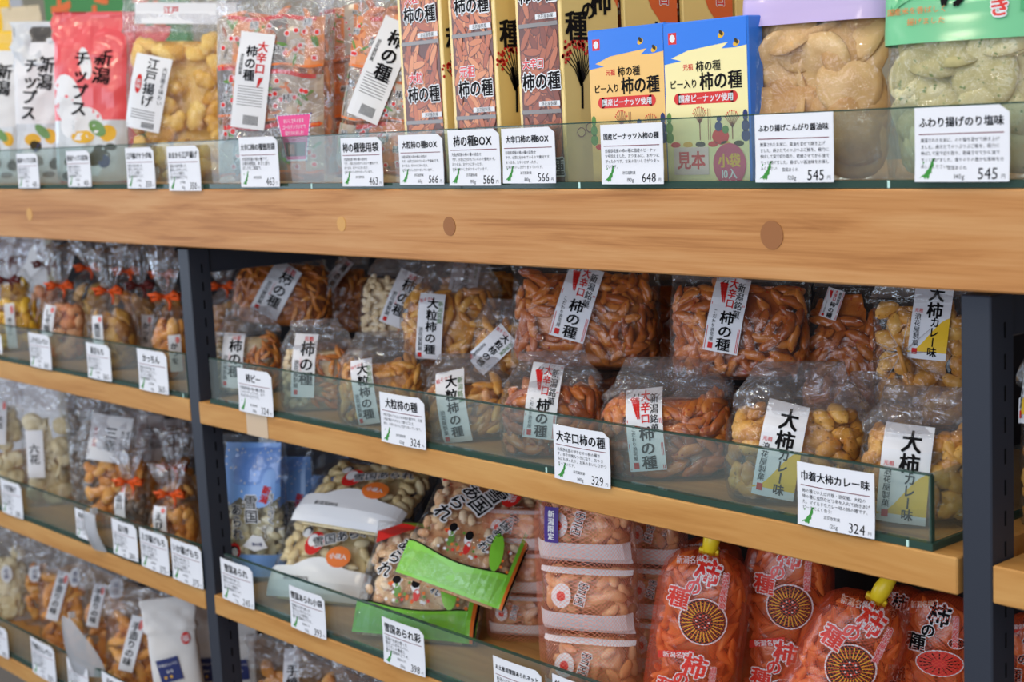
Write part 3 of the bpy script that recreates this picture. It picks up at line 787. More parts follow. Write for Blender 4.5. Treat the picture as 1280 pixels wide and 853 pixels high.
    def mapper(s, ox, oz, tilt=0.0, shy=0.0, back=False):
        c, sn = math.cos(tilt), math.sin(tilt); B = s.bvh()
        last = [0.0]
        def f(a, t, l):
            X = ox+c*a-sn*t; Z = oz+sn*a+c*t
            r = B.ray_cast(Vector((X, -1, Z)), Vector((0, 1, 0)))
            if r[0] is None:
                r = B.find_nearest(Vector((X, -s.d/2, Z))); p = r[0]
            else: p = r[0]
            nn = r[1] if r[1] else Vector((0, -1, 0))
            return p+Vector((0, -0.0003-l*0.00028, 0))
        return f
    def label(s, art, px, py, tilt=0.0, name='paper_label', lab=None):
        p = s.hit(px, py)
        o = art.lay(s.mapper(p.x, p.z, tilt)).build(name, s.root)
        if lab: o['label'] = lab
        return o
    def fill(s, kind, count, v1=None, core=True, mask=None, facing=-0.15, v0=0.02, tilt=1.0, scale=1.0, wob=.3, ins=None):
        """pieces packed against the film on the sides one can see; the rest of the contents as one part"""
        v1 = v1 or s.vc; L, W, pname = PINFO[kind]; L *= scale; W *= scale
        rnd = s.rnd; pts = []; meshes = PIECE[kind]
        I = W*.5+.0012 if ins is None else ins
        tries = 0
        while len(pts) < count and tries < count*14:
            best = None; bd = -1
            for _ in range(9):
                tries += 1
                th = rnd.uniform(0, 2*PI); v = rnd.uniform(v0, v1)
                p = s.pt(th, v, I); p2 = s.pt(th+0.05, v, I); p3 = s.pt(th, v+0.02, I)
                n = (p2-p).cross(p3-p).normalized()
                if n.dot(Vector((p.x, p.y, 0))) < 0: n = -n
                vd = (s.cam-p).normalized()
                if n.dot(vd) < facing: continue
                if mask and not mask(p, n): continue
                d = min(((p-q[0]).length for q in pts), default=1)
                if d > bd: bd = d; best = (p, n)
            if best is None: continue
            if bd < W*0.62: 
                if len(pts) > count*0.7: break
            pts.append(best)
        first = getattr(s, 'nfill', 0)
        for i, (p, n) in enumerate(pts):
            me = meshes[i % len(meshes)]
            o = bpy.data.objects.new(pname, me); COL.objects.link(o); o.parent = s.root
            t = n.orthogonal().normalized(); a = rnd.uniform(0, 2*PI)*tilt
            t = (Matrix.Rotation(a, 3, n) @ t).normalized()
            n2 = (n+Vector((rnd.uniform(-wob, wob), rnd.uniform(-wob, wob), rnd.uniform(-wob, wob)))).normalized()
            t = (t-n2*t.dot(n2)).normalized(); b = n2.cross(t)
            R = Matrix((t, b, n2)).transposed().to_4x4()
            sc = scale*rnd.uniform(.88, 1.12)
            T = Matrix.Translation(p-n*rnd.uniform(0, W*0.35 if ins is None else .004)) @ R @ Matrix.Diagonal((sc, sc, sc, 1))
            T = s.keep_in(T, me, W)
            if T is None: bpy.data.objects.remove(o); continue
            o.matrix_local = T
        if core:
            vs, fs, _ = s.shell(44, 30, W*1.25+0.003, 0, v1-0.03)
            o = s.seed*3.1; out = []
            for p in vs:
                q = .9/W; k = noise.noise(Vector((p.x*q+o, p.y*q, p.z*q)))
                out.append(p*(1+0.0)+Vector((p.x, p.y, 0)).normalized()*k*W*0.7)
            m = MB(); m.add(out, fs, MATNAME[kind], True)
            c = m.build(pname+'_fill', s.root); c['kind'] = 'stuff'
        return s
    def tie(s, mat='tie_orange', v=.667, bow=True, name='ribbon_tie', ang=-1.0):
        a, b, c = s.ab(v); m = MB(); z = v*s.h
        r = max(a, b)*1.05
        m.tube([(1.12*a*math.cos(t*PI/8), c+1.12*b*math.sin(t*PI/8), z+0.001*math.sin(t)) for t in range(17)], 0.0030, mat, 6)
        if bow:
            for sg in (-1, 1):
                p = Vector((sg*0.004, -b-0.003, z))
                m.tube([p, p+Vector((sg*0.010, -0.004, 0.006)), p+Vector((sg*0.018, -0.004, 0.004)), p+Vector((sg*0.016, -0.003, -0.003)), p+Vector((sg*0.004, -0.002, -0.002))], [0.0028, .0044, .0050, .0044, .0028], mat, 6)
            p = Vector((0.002, -b-0.003, z)); m.tube([p, p+Vector((0.006, -0.005, -0.010)), p+Vector((0.004, -0.006, -0.020))], [.0028, .0024, .0016], mat, 6)
        m.build(name, s.root)
MATNAME = {k: k for k in PINFO}; MATNAME['brown_stick'] = 'ebi_puff'

# ---------------------------------------------------------------- label artwork
def art_kaki(w, h):
    a = Art(); a.grid(-w/2, -h/2, w/2, h/2, 'paper', 0)
    a.text('元祖', w*.12, h*.43, w*.2, 'ink_red', 2, .03)
    a.text('柿の種', w*.12, h*.05, h*.235, 'ink', 2, .035, vert=True, sx=min(1.1, w*.62/(h*.235)))
    a.text('浪花屋製菓', -w*.30, -h*.12, h*.095, 'ink', 2, .01, vert=True, res=1)
    a.text('こだわりの味', -w*.12, h*.02, h*.045, 'ink_red', 2, 0, vert=True, res=1)
    a.grid(-w*.38, -h*.46, -w*.22, -h*.38, 'ink_red', 2)
    return a
def art_big(w, h, sp=1.0):
    a = Art(); a.grid(-w/2, -h/2, w/2, h/2, 'paper', 0)
    a.text('粒そろい', -w*.20, h*.42, w*.14, 'ink_red', 2, .02, ang=0.25)
    a.text('大粒柿の種', w*.05, h*.02, h*.165, 'ink', 2, .04, vert=True, sx=min(1.1, w*.55/(h*.165)), lead=1.06)
    a.text('新潟銘菓', w*.36, h*.24, h*.085, 'ink_green', 2, .01, vert=True, res=1)
    a.text('浪花屋製菓', -w*.34, -h*.18, h*.075, 'ink', 2, .01, vert=True, res=1)
    a.grid(-w*.42, -h*.46, -w*.27, -h*.39, 'ink_red', 2)
    return a
def chili(a, x, y, L, rot):
    for k, (dx, dr) in enumerate(((0, 0), (L*.22, -.25))):
        pts = []
        for i in range(9):
            u = i/8; pts.append((x+dx+math.sin(rot+dr)*L*u*0.6, y-L*u))
        for i in range(8):
            r = L*.13*(1-i/8)+L*.02
            a.ell(pts[i][0], pts[i][1], r, L*.09, 'ink_red', 2, 8, 1)
        a.line([(x+dx, y), (x+dx+L*.1, y+L*.22)], L*.05, 'ink', 2)
def art_hot(w, h):
    a = Art(); a.grid(-w/2, -h/2, w/2, h/2, 'paper', 0)
    for x in (-.46, .46, .42): a.line([(w*x, -h*.48), (w*x, -h*.16), (w*x, h*.16), (w*x, h*.48)], w*.018, 'ink_red', 1)
    a.text('新潟銘菓', w*.28, h*.22, h*.115, 'ink', 2, .02, vert=True)
    a.text('大辛口', w*.04, h*.30, h*.125, 'ink_red', 2, .04, vert=True)
    chili(a, -w*.30, h*.40, h*.24, .5)
    a.text('柿の種', w*.05, -h*.20, h*.185, 'ink', 2, .04, vert=True, sx=min(1.15, w*.42/(h*.185)))
    a.text('こだわり浪花屋', -w*.31, -h*.14, h*.062, 'ink', 2, .01, vert=True, res=1)
    a.grid(-w*.38, -h*.46, -w*.24, -h*.38, 'ink_red', 2)
    return a
def art_curry(w, h):
    a = Art(); a.grid(-w/2, -h/2, w/2, h/2, 'paper', 0)
    n = 10
    for i in range(n):
        x0, x1 = -w/2+w*i/n, -w/2+w*(i+1)/n; top = lambda x: -h*.18+(x/w)*h*.42+h*.06*math.sin(x/w*5)
        for j in range(5):
            f0, f1 = j/5, (j+1)/5
            z = lambda x, f: -h*.40+(top(x)+h*.40)*f
            a.add([(x0, z(x0, f0)), (x1, z(x1, f0)), (x1, z(x1, f1)), (x0, z(x0, f1))], [(0, 1, 2, 3)], 'label_yellow', 1)
    a.text('大柿', w*.08, h*.25, h*.21, 'ink', 2, .05, vert=True, lead=1.0)
    a.text('カレー味', w*.12, -h*.20, h*.14, 'ink', 2, .04, vert=True, sx=.9, lead=.92)
    a.text('浪花屋製菓', -w*.33, -h*.12, h*.085, 'ink', 2, .015, vert=True, res=1)
    a.text('元祖', -w*.33, h*.13, h*.055, 'ink_red', 2, .02)
    a.grid(-w*.40, -h*.44, -w*.26, -h*.36, 'ink_red', 2)
    return a
def art_strip(w, h, s, red=True, size=None):
    a = Art(); a.grid(-w/2, -h/2, w/2, h/2, 'paper', 0)
    k = size or min(h*.82/len(s), w*.62)
    a.text(s, -w*.04, h*.0, k, 'ink', 2, .03, vert=True)
    if red:
        a.ell(w*.26, h*.36, w*.16, h*.09, 'shrimp_ink', 1, 12, 1)
    return a
flat('shrimp_ink', (232, 130, 125), 0.5, 0.2)
# ---------------------------------------------------------------- middle board: seed-shaped cracker bags
def std(label, px0, px1, pyt, y, zb, content, n, seed, lab=None, face=.85, kind='lump', ratio=.62, group=None, film='film_clear', name='snack_bag', cat='snack bag', roll=0.0, lean=0.0, crumple=1.0, vc=None, expo=3.0, h=None, w=None, scale=1.0, v0=.02, core=True):
    """lab: (art function, centre px, centre py, width px, height px, tilt)"""
    b = Bag(name, label, cat, px0, px1, pyt, y, zb, kind, ratio, expo, seed, (lean, roll, 0), group, h, w, crumple, face=face)
    if vc: b.vc = vc
    b.film(film)
    if n:
        if isinstance(content, tuple):      # two sorts side by side: the first takes the left part
            b.fill(content[0], n, mask=lambda p, q: p.x < -b.w*.06)
            b.fill(content[1], n, mask=lambda p, q: p.x >= -b.w*.06, core=False)
        else: b.fill(content, n, scale=scale, v0=v0, core=core)
    if lab:
        for L in (lab if isinstance(lab, list) else [lab]):
            f, x, yy, w_, h_, t = L
            b.label(f(w_/b.pm, h_/b.pm), x, yy, t)
    return b
G1 = 'seed-shaped cracker bags in the front row of the middle board'
G2 = 'seed-shaped cracker bags stacked at the back of the middle board'
std('small bag of peanuts and seed crackers nearest the slim post, front row', 268, 354, 388, .086, ZM, ('peanut', 'kaki'), 60, 11, (art_kaki, 290, 452, 27, 66, -.10), group=G1)
std('white-labelled bag of peanuts and seed crackers, second from slim post in front row', 350, 444, 404, .072, ZM, ('peanut', 'kaki'), 60, 12, (art_kaki, 379, 459, 29, 74, -.08), group=G1)
std('bag of caramel-coloured large seed crackers behind the 324 card, label turned sideways', 422, 534, 420, .070, ZM, 'kaki_big', 62, 13, (art_big, 455, 492, 27, 78, .12), group=G1)
std('bag of caramel-coloured large seed crackers right of the 324 card, upright label', 526, 646, 448, .070, ZM, 'kaki_big', 62, 14, (art_big, 565, 512, 36, 84, .14), group=G1)
std('hot red-brown cracker bag left of the 329 card, bent chilli label', 624, 758, 446, .072, ZM, 'kaki_hot', 76, 15, (art_hot, 677, 505, 40, 84, -.12), group=G1)
std('hot red-brown cracker bag right of the 329 card, chilli label', 748, 918, 455, .076, ZM, 'kaki_hot', 80, 16, (art_hot, 806, 541, 45, 94, .08), group=G1)
std('golden curry cracker bag left of the near 324 card, label leaning right', 906, 1086, 462, .078, ZM, 'curry', 66, 17, (art_curry, 974, 567, 52, 112, -.18), group=G1)
std('golden curry cracker bag against the wide post, upright label', 1072, 1226, 494, .078, ZM, 'curry', 60, 18, (art_curry, 1130, 597, 60, 118, -.06), group=G1, roll=.03)
# lying bags underneath the back row
for i, (px, sd, c) in enumerate(((395, 31, 'kaki'), (560, 32, 'kaki_big'), (720, 33, 'kaki_hot'), (880, 34, 'kaki_hot'), (1040, 35, 'curry'))):
    p = at(px, 560, .17)
    b = Bag('snack_bag', ['small seed cracker bag lying under the back row, nearest the slim post', 'caramel seed cracker bag lying under the back row', 'red-brown cracker bag lying under the middle of the back row', 'red-brown cracker bag lying under the right of the back row', 'golden curry cracker bag lying under the back row by the wide post'][i],
            'snack bag', px-50, px+50, 500, .128, ZM, 'pillow', .55, 2.6, sd, (-PI/2, 0, 0), G2, .13, .12, xc=p.x)
    b.film('film_hazy'); b.fill(c, 24, facing=.0)
Z2 = 1.036
std('large seed cracker bag with white label beneath the ledge, nearest the slim post', 288, 414, 318, .175, Z2, 'kaki', 90, 21, (art_kaki, 344, 364, 36, 64, -.42), group=G2, roll=.12, v0=.01, vc=.8)
std('dark seed cracker bag squeezed between two labelled bags, its side turned out', 402, 470, 322, .30, Z2-.02, 'kaki', 60, 22, (art_kaki, 407, 330, 24, 40, -.35), group=G2, face=.3, vc=.85)
std('large seed cracker bag with pale blue label half covered by caramel cracker bags', 445, 540, 330, .185, Z2, ('peanut', 'kaki'), 50, 23, (art_kaki, 500, 375, 30, 66, -.30), group=G2, roll=.12, vc=.75)
std('upper caramel-coloured large cracker bag with label, leaning on the blue-label bag', 498, 628, 330, .155, Z2-.006, 'kaki_big', 70, 24, (art_big, 537, 410, 32, 80, -.06), group=G2, roll=.05)
std('back caramel-coloured large cracker bag with a label just under the ledge', 540, 660, 318, .25, Z2, 'kaki_big', 50, 25, (art_big, 580, 351, 36, 44, -.1), group=G2, vc=.8)
std('small caramel-coloured cracker bag with tilted label and grey crumpled top, upper middle', 588, 662, 392, .125, Z2-.014, 'kaki_big', 36, 26, (art_big, 614, 438, 32, 60, -.75), group=G2, roll=.1, h=.085)
std('large hot cracker bag with chilli label in the upper row, above the 329 card', 636, 822, 326, .165, Z2, 'kaki_hot', 110, 27, (art_hot, 719, 381, 44, 86, -.24), group=G2, roll=.05, vc=.86, kind='stand', ratio=.55)
std('dark hot cracker bag behind the two large chilli-label bags', 770, 872, 338, .285, Z2-.02, 'kaki_hot', 60, 28, (art_hot, 790, 360, 24, 40, -.1), group=G2, vc=.85)
std('large hot cracker bag with chilli label in the upper row, nearer the wide post', 836, 1012, 336, .17, Z2+.010, 'kaki_hot', 110, 29, (art_hot, 907, 396, 43, 88, -.16), group=G2, roll=.02, vc=.84, kind='stand', ratio=.55)
std('dark hot cracker bag in the shade left of the upside-down curry bag', 1000, 1112, 350, .24, Z2-.03, 'kaki_hot', 70, 30, (art_hot, 1040, 380, 22, 34, -.3), group=G2, vc=.9)
b = std('curry cracker bag tied with gold wire, standing behind against the wide post', 1092, 1216, 352, .19, Z2-.02, 'curry', 60, 41, (art_curry, 1163, 402, 46, 92, -.10), group=G2, vc=.85, kind='stand', ratio=.5)
m = MB(); p = b.hit(1128, 440)
for k in range(9):
    a = k*PI/4.5; l = Vector((math.cos(a), -.12, math.sin(a)))
    m.tube([p+Vector((0, -.005, 0)), p+l*.016+Vector((0, -.002, 0)), p+l*.032+Vector((0, .006, 0))], [.0010, .0007, .0003], 'film_hazy', 5)
m.tube([p+Vector((-.003, -.008, .006)), p+Vector((.004, -.010, -.018))], .0024, 'tie_gold', 6)
m.build('wire_tie', b.root)
std('crumpled curry cracker bag showing only its empty grey top, between two curry bags', 1046, 1140, 470, .148, ZM, 'curry', 40, 42, None, group=G1, film='film_hazy', vc=.5, crumple=1.5)
std('crumpled hot cracker bag showing only its empty grey top, left of the first curry bag', 838, 922, 458, .15, ZM, 'kaki_hot', 30, 43, None, group=G1, film='film_hazy', vc=.6, crumple=1.5)
std('curry cracker bag on the board beyond the wide post', 1276, 1354, 400, .13, ZM, 'curry', 40, 44, (art_curry, 1284, 470, 60, 118, 0), group=G1)
b = std('ribbon-tied bag peeping out behind the slim post at the left end', 256, 306, 318, .28, ZM, 'ebi_puff', 20, 45, None, kind='tied', ratio=.75, film='film_hazy'); b.tie()

# ---------------------------------------------------------------- left bay: ribbon-tied bags
GT = 'ribbon-tied bags on the left middle board'
def tied(label, px0, px1, y, content, n, seed, strip, s, t=0.0, h=.185, zb=ZM, tie='tie_orange', gap=None, group=GT, ruf=1.0):
    b = Bag('tied_bag', label, 'snack bag', px0, px1, 310, y, zb, 'tied', .72, 2.3, seed, (0, 0, 0), group, h, face=.75, pyc=430 if zb == ZM else 630, crumple=.55)
    b.film('film_clear'); b.fill(content, n)
    if strip:
        x, yy, w_, h_ = strip; b.label(art_strip(w_/b.pm, h_/b.pm, s), x, yy, t)
    b.tie(tie)
    return b
tied('yellow chip bag tied with dark ribbon, at the left picture edge', -18, 57, .075, 'yellow_chip', 30, 51, (13, 408, 12, 56), 'きなこ', 0, tie='tie_dark')
tied('pink shrimp cracker bag tied with orange ribbon', 54, 113, .075, 'shrimp', 36, 52, (60, 401, 15, 38), 'しそ味', -.2)
tied('bag of flower-shaped brown-edged crackers tied with orange ribbon', 111, 176, .075, 'flower_senbei', 24, 53, (122, 413, 14, 36), '黒豆')
tied('flower cracker bag half hidden behind the orange cracker bag', 160, 206, .14, 'flower_senbei', 20, 54, (183, 416, 14, 44), 'かっち', -.12, tie='tie_dark')
tied('orange cracker bag tied with orange ribbon against the slim post', 188, 238, .075, 'ebi_puff', 30, 55, (219, 442, 15, 46), 'かつを')
for i, (a, c, ct) in enumerate(((-10, 50, 'yellow_chip'), (40, 95, 'shrimp'), (90, 150, 'flower_senbei'), (140, 195, 'ebi_puff'), (190, 236, 'ebi_puff'))):
    tied(['ribbon-tied bag in the second row behind the yellow chips', 'ribbon-tied bag in the second row behind the shrimp crackers', 'ribbon-tied bag in the second row behind the flower crackers', 'ribbon-tied bag in the second row, second from the slim post', 'ribbon-tied bag in the second row hard by the slim post'][i],
         a, c, .205, ct, 16, 60+i, None, '', 0, h=.20, tie=('tie_dark', 'tie_dark', 'tie_orange', 'tie_orange', 'tie_orange')[i])

# left bay, second level: paper-header bags
GH2 = 'bags on the second left board'
def strip(s, red=True): return lambda w, h: art_strip(w, h, s, red)
def header(s):
    def f(w, h):
        a = Art(); a.grid(-w/2, -h/2, w/2, h/2, 'white_print', 0)
        a.text(s, w*.02, 0, h*.27, 'ink', 2, .04, vert=True)
        for k in (-.36, .30, .42): a.text('香ばし新潟', w*k, 0, h*.085, 'ink_red' if k < 0 else 'ink_grey', 2, 0, vert=True, res=1)
        return a
    return f
std('pale cracker bag with strip label and yellow mark at the left edge, second level', -22, 30, 480, .085, ZL, 'pale_chip', 18, 71, [(strip('大吉'), 1, 528, 13, 56, -.1), (lambda w, h: art_block(w, h, 'label_yellow'), 18, 518, 8, 26, -.15)] if False else (strip('大吉'), 1, 528, 13, 56, -.1), kind='stand', ratio=.42, group=GH2)
std('bag with upright strip label and glossy clear top, second level left', 26, 90, 476, .085, ZL, 'pale_chip', 22, 72, (strip('六花', False), 44, 568, 21, 60, -.03), kind='stand', ratio=.42, group=GH2)
std('narrow dark bag with bright wrinkles beside the paper-header bag', 84, 114, 486, .11, ZL, 'dark_snack', 24, 73, None, kind='stand', ratio=.8, group=GH2, film='film_hazy')
std('golden cracker bag with wide white paper header and brush writing', 97, 180, 502, .085, ZL, 'ebi_puff', 34, 74, (header('三幸'), 137, 549, 50, 56, -.16), kind='stand', ratio=.42, group=GH2, vc=.52, roll=.05)
std('second paper-header bag standing behind the golden one', 160, 208, 516, .17, ZL, 'ebi_puff', 20, 75, (header('三幸'), 186, 548, 32, 56, -.12), kind='stand', ratio=.42, group=GH2, vc=.5)
std('third paper-header bag standing behind, nearest the slim post', 196, 246, 526, .245, ZL, 'ebi_puff', 20, 76, (header('三幸'), 213, 545, 26, 50, -.12), kind='stand', ratio=.42, group=GH2, vc=.5)
tied('ribbon-tied bag of dark mixed crackers with strip label, second level', 140, 190, .068, 'dark_snack', 30, 77, (149, 628, 14, 42), '品川', 0, .14, ZL, group=GH2)
tied('ribbon-tied bag of golden puffs with strip label beside the slim post', 184, 248, .084, 'ebi_puff', 34, 78, (199, 652, 18, 34), 'えび', 0, .13, ZL, group=GH2)
tied('small ribbon-tied bag behind the golden puffs, second level', 196, 246, .13, 'ebi_puff', 20, 79, None, '', 0, .165, ZL, group=GH2)

# left bay, lowest level
GL3 = 'bags on the lowest left board'
def rnd_sticker(w, h):
    a = Art(); a.ell(0, 0, w/2, h/2, 'white_print', 0, 20, 4); a.text('手焼', 0, 0, h*.3, 'navy_print', 2, .01, vert=True); return a
def navy(w, h):
    a = Art(); a.grid(-w/2, -h/2, w/2, h/2, 'navy_print', 0)
    for i, s in enumerate(('手焼せんべい', '新潟')): a.text(s, 0, h*(.25-.3*i), min(w*.15, h*.2), 'white_print', 2, .02)
    a.ell(-w*.25, -h*.28, w*.06, h*.07, 'gold_print', 2); a.ell(0, -h*.28, w*.06, h*.07, 'gold_print', 2)
    return a
def seal(w, h):
    a = Art(); a.ell(0, 0, w/2, h/2, 'ink_red', 0, 16, 2); a.text('福', 0, 0, h*.6, 'white_print', 2, .02); return a
std('pale stick cracker bag with round white sticker at the left edge, lowest level', -24, 36, 664, .09, ZU, 'pale_chip', 22, 81, (rnd_sticker, 8, 718, 14, 22, 0), kind='stand', ratio=.45, group=GL3)
std('tan cracker bag with round white sticker, second on the lowest level', 28, 76, 676, .13, ZU, 'ebi_puff', 20, 82, (rnd_sticker, 43, 718, 14, 20, 0), kind='stand', ratio=.45, group=GL3)
std('brown cracker bag with long strip label and round sticker, lowest level', 46, 106, 690, .085, ZU, 'brown_stick', 26, 83, [(strip('手造りの味'), 72, 746, 15, 62, -.28), (rnd_sticker, 94, 722, 14, 24, -.1)], kind='stand', ratio=.40, group=GL3, roll=.05)
std('glossy bluish cracker bag with strip label, third on the lowest level', 100, 168, 702, .09, ZU, 'brown_stick', 26, 84, [(strip('手造りの味'), 120, 758, 15, 54, -.22), (rnd_sticker, 145, 736, 18, 26, -.1)], kind='stand', ratio=.40, group=GL3, roll=.05)
std('brown cracker bag with strip label standing before the white paper bag', 128, 204, 742, .068, ZU, 'brown_stick', 30, 85, (strip('手造りの味'), 165, 806, 18, 70, -.24), kind='stand', ratio=.42, group=GL3, roll=.08)
PB = 'white paper snack bags'
std('white paper bag with red seal and navy label, beside the slim post', 192, 253, 752, .085, ZU, None, 0, 86, [(seal, 232, 798, 11, 15, 0), (navy, 212, 838, 28, 30, .15)], kind='stand', ratio=.5, film='paper_bag', name='paper_bag', group=PB, roll=-.06)
std('white paper bag with dark label half behind the slim post', 236, 282, 752, .15, ZU, None, 0, 87, (navy, 258, 838, 24, 30, 0), kind='stand', ratio=.5, film='paper_bag', name='paper_bag', group=PB)
std('white paper bag standing just right of the slim post on the bottom board', 276, 322, 782, .20, ZU, None, 0, 88, (navy, 300, 838, 22, 26, 0), kind='stand', ratio=.5, film='paper_bag', name='paper_bag', group=PB)
std('hazy cracker bag with upright hand-lettered label under the lower board', 314, 378, 796, .10, ZU, 'ebi_puff', 24, 89, (strip('手焼', False), 366, 846, 24, 66, -.1), kind='stand', ratio=.45, group='bags on the bottom board right of the slim post')
std('dark cracker bag just right of the hand-lettered bag, bottom board', 372, 430, 806, .12, ZU, 'brown_stick', 24, 90, None, kind='stand', ratio=.45, group='bags on the bottom board right of the slim post')
std('tan cracker bag farthest right on the bottom board, cut by the picture foot', 424, 480, 822, .12, ZU, 'brown_stick', 20, 91, None, kind='stand', ratio=.45, group='bags on the bottom board right of the slim post')

def hang_tag(px0, px1, py0, py1, y, label, leaf):
    A = at(px0, py0, y); w = at(px1, py0, y).x-A.x; P = at((px0+px1)/2, py0, y); h = P.z-at((px0+px1)/2, py1, y).z
    r = empty('plastic_tag', (P.x, y, P.z-h)); tag(r, label, 'plastic tag')
    a = Art(); n = 8
    def shape(x, t):
        u = t/h; k = (math.sin(PI*min(1, u*.55+.42)))**.6 if leaf else 1-.25*u
        return (x*k, t)
    a.grid(-w/2, 0, w/2, h, 'film_frost', 0, h/12, shape)
    m = a.lay(lambda s, t, l: (s, -.010*math.sin(t/h*2.2)-.002+s*s*8, t))
    a.lay(lambda s, t, l: (s, -.010*math.sin(t/h*2.2)-.0012+s*s*8, t), m)
    m.build('clear_sheet', r)
    m = MB(); m.box(-.004, -.004, h-.004, .004, .006, h+.006, 'film_frost', .0008); m.build('clip', r)
hang_tag(70, 108, 770, 838, -.006, 'clear leaf-shaped plastic tag hooked over the lowest left glass guard', True)
hang_tag(107, 126, 640, 686, -.006, 'narrow clear plastic tag clipped over a card on the second left board', False)

# ---------------------------------------------------------------- lower board: blue starry bags
def art_snow(w, h):
    a = Art(); rn = random.Random(5)
    a.grid(-w/2, h*.14, w/2, h/2, 'sky_print', 0)
    n = 10
    for i in range(n):
        x0, x1 = -w/2+w*i/n, -w/2+w*(i+1)/n
        f = lambda x: h*.14-h*.07*abs(math.sin(x/w*5+1))
        a.add([(x0, f(x0)), (x1, f(x1)), (x1, h*.14), (x0, h*.14)], [(0, 1, 2, 3)], 'sky_print', 0)
    for i in range(46): a.ell(rn.uniform(-.48, .48)*w, rn.uniform(-.1, .48)*h, w*.017, w*.017, 'white_print', 1, 7, 1)
    a.text('雪国', -w*.02, h*.06, h*.10, 'ink', 3, .03, vert=True, outline=('white_print', .10))
    a.text('あられ', -w*.27, -h*.03, h*.085, 'ink', 3, .03, vert=True, outline=('white_print', .10))
    a.text('新潟', w*.22, h*.16, h*.06, 'ink_red', 3, .06, vert=True, ang=-.3)
    a.text('さくさく', w*.30, h*.06, h*.055, 'ink', 3, .02, vert=True, outline=('white_print', .12))
    a.poly([(-w*.20, -h*.20), (-w*.02, -h*.12), (w*.14, -h*.13), (w*.22, -h*.21), (0, -h*.235)], 'white_print', 2)
    a.text('雪の里', w*.05, -h*.185, h*.026, 'navy_print', 3, .03)
    a.grid(-w*.5, -h*.42, w*.5, -h*.26, 'sky_print', 0)
    a.ell(-w*.34, -h*.235, w*.10, h*.055, 'ink_red', 1, 16, 2); a.ell(-w*.34, -h*.245, w*.055, h*.03, 'white_print', 2, 12, 1); a.ell(-w*.35, -h*.222, w*.075, h*.02, 'ink', 2, 12, 1)
    return a
GB = 'blue starry bags standing one behind another'
def snow(label, px0, px1, pyt, y, seed, n):
    b = Bag('snack_bag', label, 'snack bag', px0, px1, pyt, y, ZL, 'stand', .5, 3, seed, (0, 0, 0), GB, face=.55, pyc=640)
    b.vc = .68; b.film('film_snow'); b.fill('arare_cream', n)
    b.label(art_snow(b.w*.94, b.h*.98), (px0+px1)/2-3, (pyt+742)/2+4, 0, 'printed_film')
    return b
snow('foremost blue starry bag of puffs beside the slim post', 280, 358, 545, .085, 101, 60)
snow('second blue starry bag, close behind the foremost', 344, 392, 552, .155, 102, 30)
snow('third blue starry bag in the row behind', 392, 440, 566, .235, 103, 20)
snow('last blue starry bag at the back of the row', 446, 492, 578, .315, 104, 16)

# white-footed pouches and lime green pouches
def art_white(w, h):
    a = Art()
    a.grid(-w/2, -h*.5, w/2, -h*.22, 'white_pouch', 0)
    n = 12
    for i in range(n):
        x0, x1 = -w/2+w*i/n, -w/2+w*(i+1)/n; f = lambda x: -h*.22+h*.10*math.cos(x/w*6)
        a.add([(x0, -h*.22), (x1, -h*.22), (x1, f(x1)), (x0, f(x0))], [(0, 1, 2, 3)], 'white_pouch', 0)
    a.ell(-w*.10, h*.02, w*.09, h*.13, 'ink_red', 1, 16, 2, -.2); a.ell(-w*.12, h*.05, w*.05, h*.07, 'white_print', 2, 12, 1); a.ell(-w*.20, h*.14, w*.05, h*.065, 'white_print', 1, 14, 1); a.ell(-w*.20, h*.15, w*.045, h*.05, 'ink', 2, 12, 1); a.ell(-w*.20, h*.135, w*.032, h*.04, 'white_print', 3, 12, 1)
    a.text('雪国あられ', w*.15, h*.12, h*.12, 'ink', 3, .03, outline=('white_print', .12), ang=.35)
    a.ell(w*.17, -h*.10, w*.12, h*.11, 'orange_print', 1, 18, 3); a.text('小袋入', w*.17, -h*.10, h*.06, 'white_print', 3, .04)
    a.text('新潟米100%', -w*.2, -h*.34, h*.055, 'ink', 3, .0, ang=.0)
    return a
